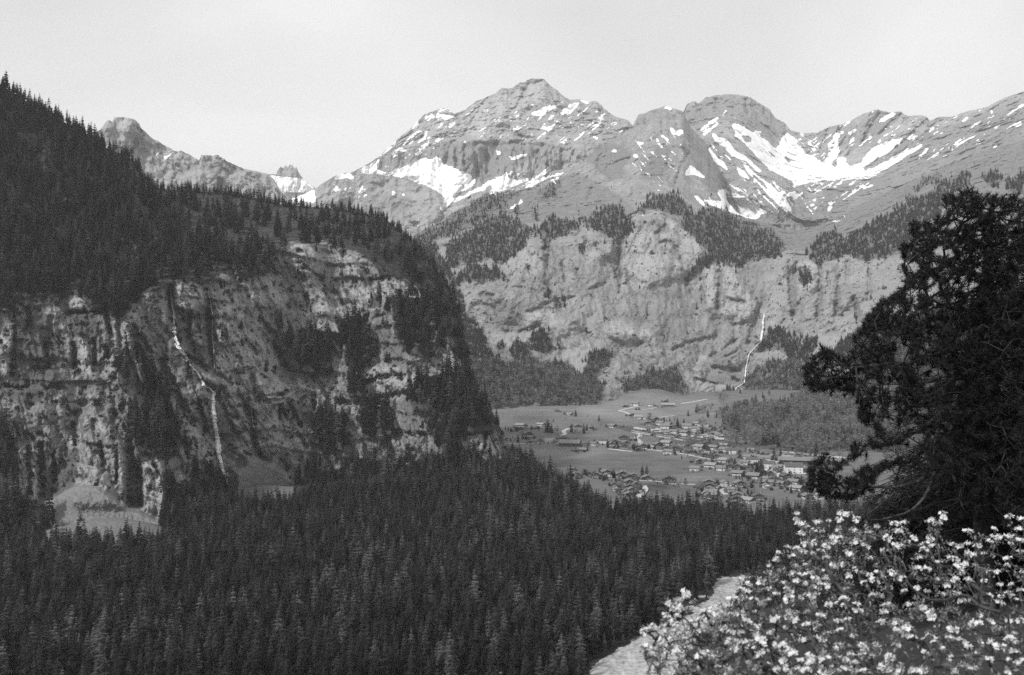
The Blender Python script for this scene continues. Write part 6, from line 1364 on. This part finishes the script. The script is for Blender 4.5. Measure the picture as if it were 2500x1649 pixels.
FL += [C8(*p) for p in ((1655, 355), (1690, 280), (1745, 275), (1725, 320), (1890, 260), (1870, 270), (1915, 285), (1945, 225), (1950, 250), (1900, 400), (1985, 455), (2010, 395), (2050, 400), (2080, 320), (2130, 400), (2090, 445), (2220, 350), (2245, 355), (2290, 350), (2300, 245), (2365, 260), (2360, 370), (2290, 465), (2350, 430), (2220, 310), (1760, 375), (1700, 395),
    (1835, 400), (1850, 420), (1730, 400), (1640, 425), (1925, 575), (2085, 580), (2165, 580), (2120, 500), (2310, 600), (2310, 660), (2250, 700), (2170, 705), (2050, 690), (1940, 655), (1890, 740), (1895, 770), (1920, 825), (1995, 840), (1765, 830), (1700, 805), (1715, 850), (1790, 885), (1985, 885), (2300, 795), (2260, 835), (2200, 800), (2365, 800), (1525, 940), (1670, 990),
    (1850, 965), (1890, 965), (1985, 990), (2060, 1035), (2110, 1050), (1800, 1060), (1850, 1060), (1940, 945), (1620, 805), (1770, 705), (2030, 505), (2190, 530), (2370, 540), (1575, 660), (1425, 680), (1245, 660), (1500, 740), (2150, 900), (2240, 930), (2330, 960), (2120, 970), (2040, 900), (2200, 1000), (2290, 1060), (2376, 1000))]
FL = [p for p in FL if p[1] < 1750]
# blossoms between the ones read off, to the photograph's density
ex = []
while len(ex) < 200:
    u, v = R.uniform(1470, 2520), R.uniform(1290, 1700)
    if not inpoly(BR, np.array([u]), np.array([v+14]))[0]: continue
    if min((u-a)**2+(v-b)**2 for a, b in FL+ex) < 15**2: continue
    if u > 2100 and R.random() < .75: continue
    ex.append((u, v))
def depth(u, v):
    t = np.clip((v-1250)/400, 0, 1.2)
    base = 5.6-2.2*t+0.9*np.clip((u-1900)/600, -.6, 1)*(1-t)*1.3
    return base
B3 = [('flowering_bush', 'near white-flowering bush reaching over the gravel bed at the lower left', (1730, 3.4), lambda u: u < 1800),
      ('flowering_bush', 'tall middle bush covered in white blossoms below the pine', (1960, 4.0), lambda u: 1800 <= u < 2180),
      ('flowering_bush', 'right-hand white-flowering bush in front of the dark spruces', (2330, 4.4), lambda u: u >= 2180)]
rg2 = np.random.default_rng(5)
for bi, (nm, lab, (ru, rY), sel) in enumerate(B3):
    main = [p for p in FL if sel(p[0])]; extra_ = [p for p in ex if sel(p[0])]
    fl = main+extra_
    tgts = [P1(u, v, float(depth(u, v))+rg2.uniform(-.35, .5)) for u, v in fl]
    # leafy shoots without blossoms fill the body of the bush
    nl = 0; shoots = []
    while nl < 760:
        u = rg2.uniform(1430, 2640); v = rg2.uniform(1270, 1740)
        if not sel(u) or not inpoly(BR, np.array([u]), np.array([v-6]))[0]: continue
        if fbm(np.array([[u/60, v/45, bi*3.1]]), 2)[0] < -.16: continue
        if u < 1720 and R.random() < .65: continue
        shoots.append(P1(u, v, float(depth(u, v))+rg2.uniform(-.2, .9))); nl += 1
    rx = (ru-CU)/F*rY+.35*(1 if bi < 2 else .3)
    # the stems rise from the slope, leaning out to the left over the valley
    root = np.array([rx+.5, rY+.1, float(ground_h(rx+.5, rY))])
    lead = [root+np.array([dx, dy, 0]) for dx, dy in ((0, 0), (.25, .2), (-.25, .1), (.5, -.1), (.1, .5))]
    rts = []
    for q, l0 in enumerate(lead):
        tip = P1(ru+(-90+q*55), 1560-20*q, float(depth(ru, 1540))+.2)
        for s_ in np.linspace(0, 1, 12): rts.append((l0+(tip-l0)*s_+np.array([0, 0, -.15*math.sin(3.14*s_)]), .3*s_))
    nodes, par, load = grow(tgts+shoots, rts, .05, sag=.05, seed=bi, pen=.35)
    bush = empty(nm, tuple(root)); tag(bush, lab, 'bush', 'white-flowering bushes in the foreground')
    tw = MB(); twigs(tw, nodes-root, par, load, .0014, .44, 4, .009)
    for q, l0 in enumerate(lead):
        tip = rts[q*12+11][0]; tw.tube([l0-root-[0, 0, .1], (l0+tip)/2-root-[0, 0, .13], tip-root], [.010, .008, .005], 5)
    obj('branches', tw.mesh('branches', m_twig), bush)
    # leaves: folded ovals round the shoot tips and along the twigs
    idx = np.where(load <= 4)[0]; idx = idx[par[idx] >= 0]
    idx = np.concatenate([idx, np.where(load == 1)[0]]); idx = idx[par[idx] >= 0]
    nper = 6; C_ = np.repeat(nodes[idx], nper, 0)-root; m = len(C_)
    D = np.repeat(nodes[idx]-nodes[par[idx]], nper, 0); D /= np.linalg.norm(D, axis=1)[:, None]+1e-9
    d = D*.7+rg2.normal(0, .6, (m, 3))+[0, 0, .35]; d /= np.linalg.norm(d, axis=1)[:, None]
    s = np.cross(d, rg2.normal(size=(m, 3))); s /= np.linalg.norm(s, axis=1)[:, None]; nn = np.cross(d, s)
    L = rg2.uniform(.010, .023, (m, 1)); w = L*rg2.uniform(.14, .24, (m, 1)); C_ = C_+rg2.normal(0, .008, (m, 3))
    V = np.stack([C_, C_+d*L*.5+s*w+nn*w*.5, C_+d*L+nn*L*.1, C_+d*L*.5-s*w+nn*w*.5], 1).reshape(-1, 3)
    q = np.arange(m)[:, None]*4
    obj('leaves', mesh_np('leaves', V, np.concatenate([q+[0, 1, 2], q+[0, 2, 3]]), m_leaf, False), bush)
    # blossoms: the hundred that show largest are parts, the rest one mass
    A = sorted(range(len(tgts)), key=lambda i: tgts[i][1])
    mass = []
    for j, i in enumerate(A):
        me = FG[R.randrange(len(FG))]; sc_ = R.uniform(.42, .84)*(tgts[i][1]/4.2)**.6
        rot = Matrix.Rotation(R.uniform(0, 6.28), 4, 'Z') @ Matrix.Rotation(R.uniform(-.5, .5), 4, 'X')
        M = Matrix.Translation(Vector(tgts[i]-root)) @ rot @ Matrix.Scale(sc_, 4)
        if j < 98:
            o = bpy.data.objects.new('flower_cluster', me); COL.objects.link(o); o.parent = bush; o.matrix_local = M
        else: mass.append((me, M))
    if mass:
        fm = MB()
        for me, M in mass:
            co = np.empty(len(me.vertices)*3, np.float32); me.vertices.foreach_get('co', co); co = co.reshape(-1, 3)
            M4 = np.array(M); co = co@M4[:3, :3].T+M4[:3, 3]
            li = np.empty(len(me.loops), np.int32); me.loops.foreach_get('vertex_index', li); fm.add(co, tris=li.reshape(-1, 3))
        tag(obj('blossoms', fm.mesh('blossoms', m_petal), bush), kind='stuff')
    print('bush', bi, len(fl), len(nodes), m)
# ---------------------------------------------------------------- the air
hm = bpy.data.materials.new('haze'); hm.use_nodes = True
hn = hm.node_tree; hn.nodes.clear()
pv = hn.nodes.new('ShaderNodeVolumePrincipled'); pv.inputs['Density'].default_value = HAZE_DENSITY
pv.inputs['Color'].default_value = (0.97, 0.97, 0.97, 1); pv.inputs['Anisotropy'].default_value = 0.2
ho = hn.nodes.new('ShaderNodeOutputMaterial'); hn.links.new(pv.outputs[0], ho.inputs['Volume'])
hb = MB(); hb.box((500, 4000, 350), (13000, 9400, 3300))
tag(obj('haze', hb.mesh('haze', hm)), 'pale haze lying in the valley air', kind='stuff')
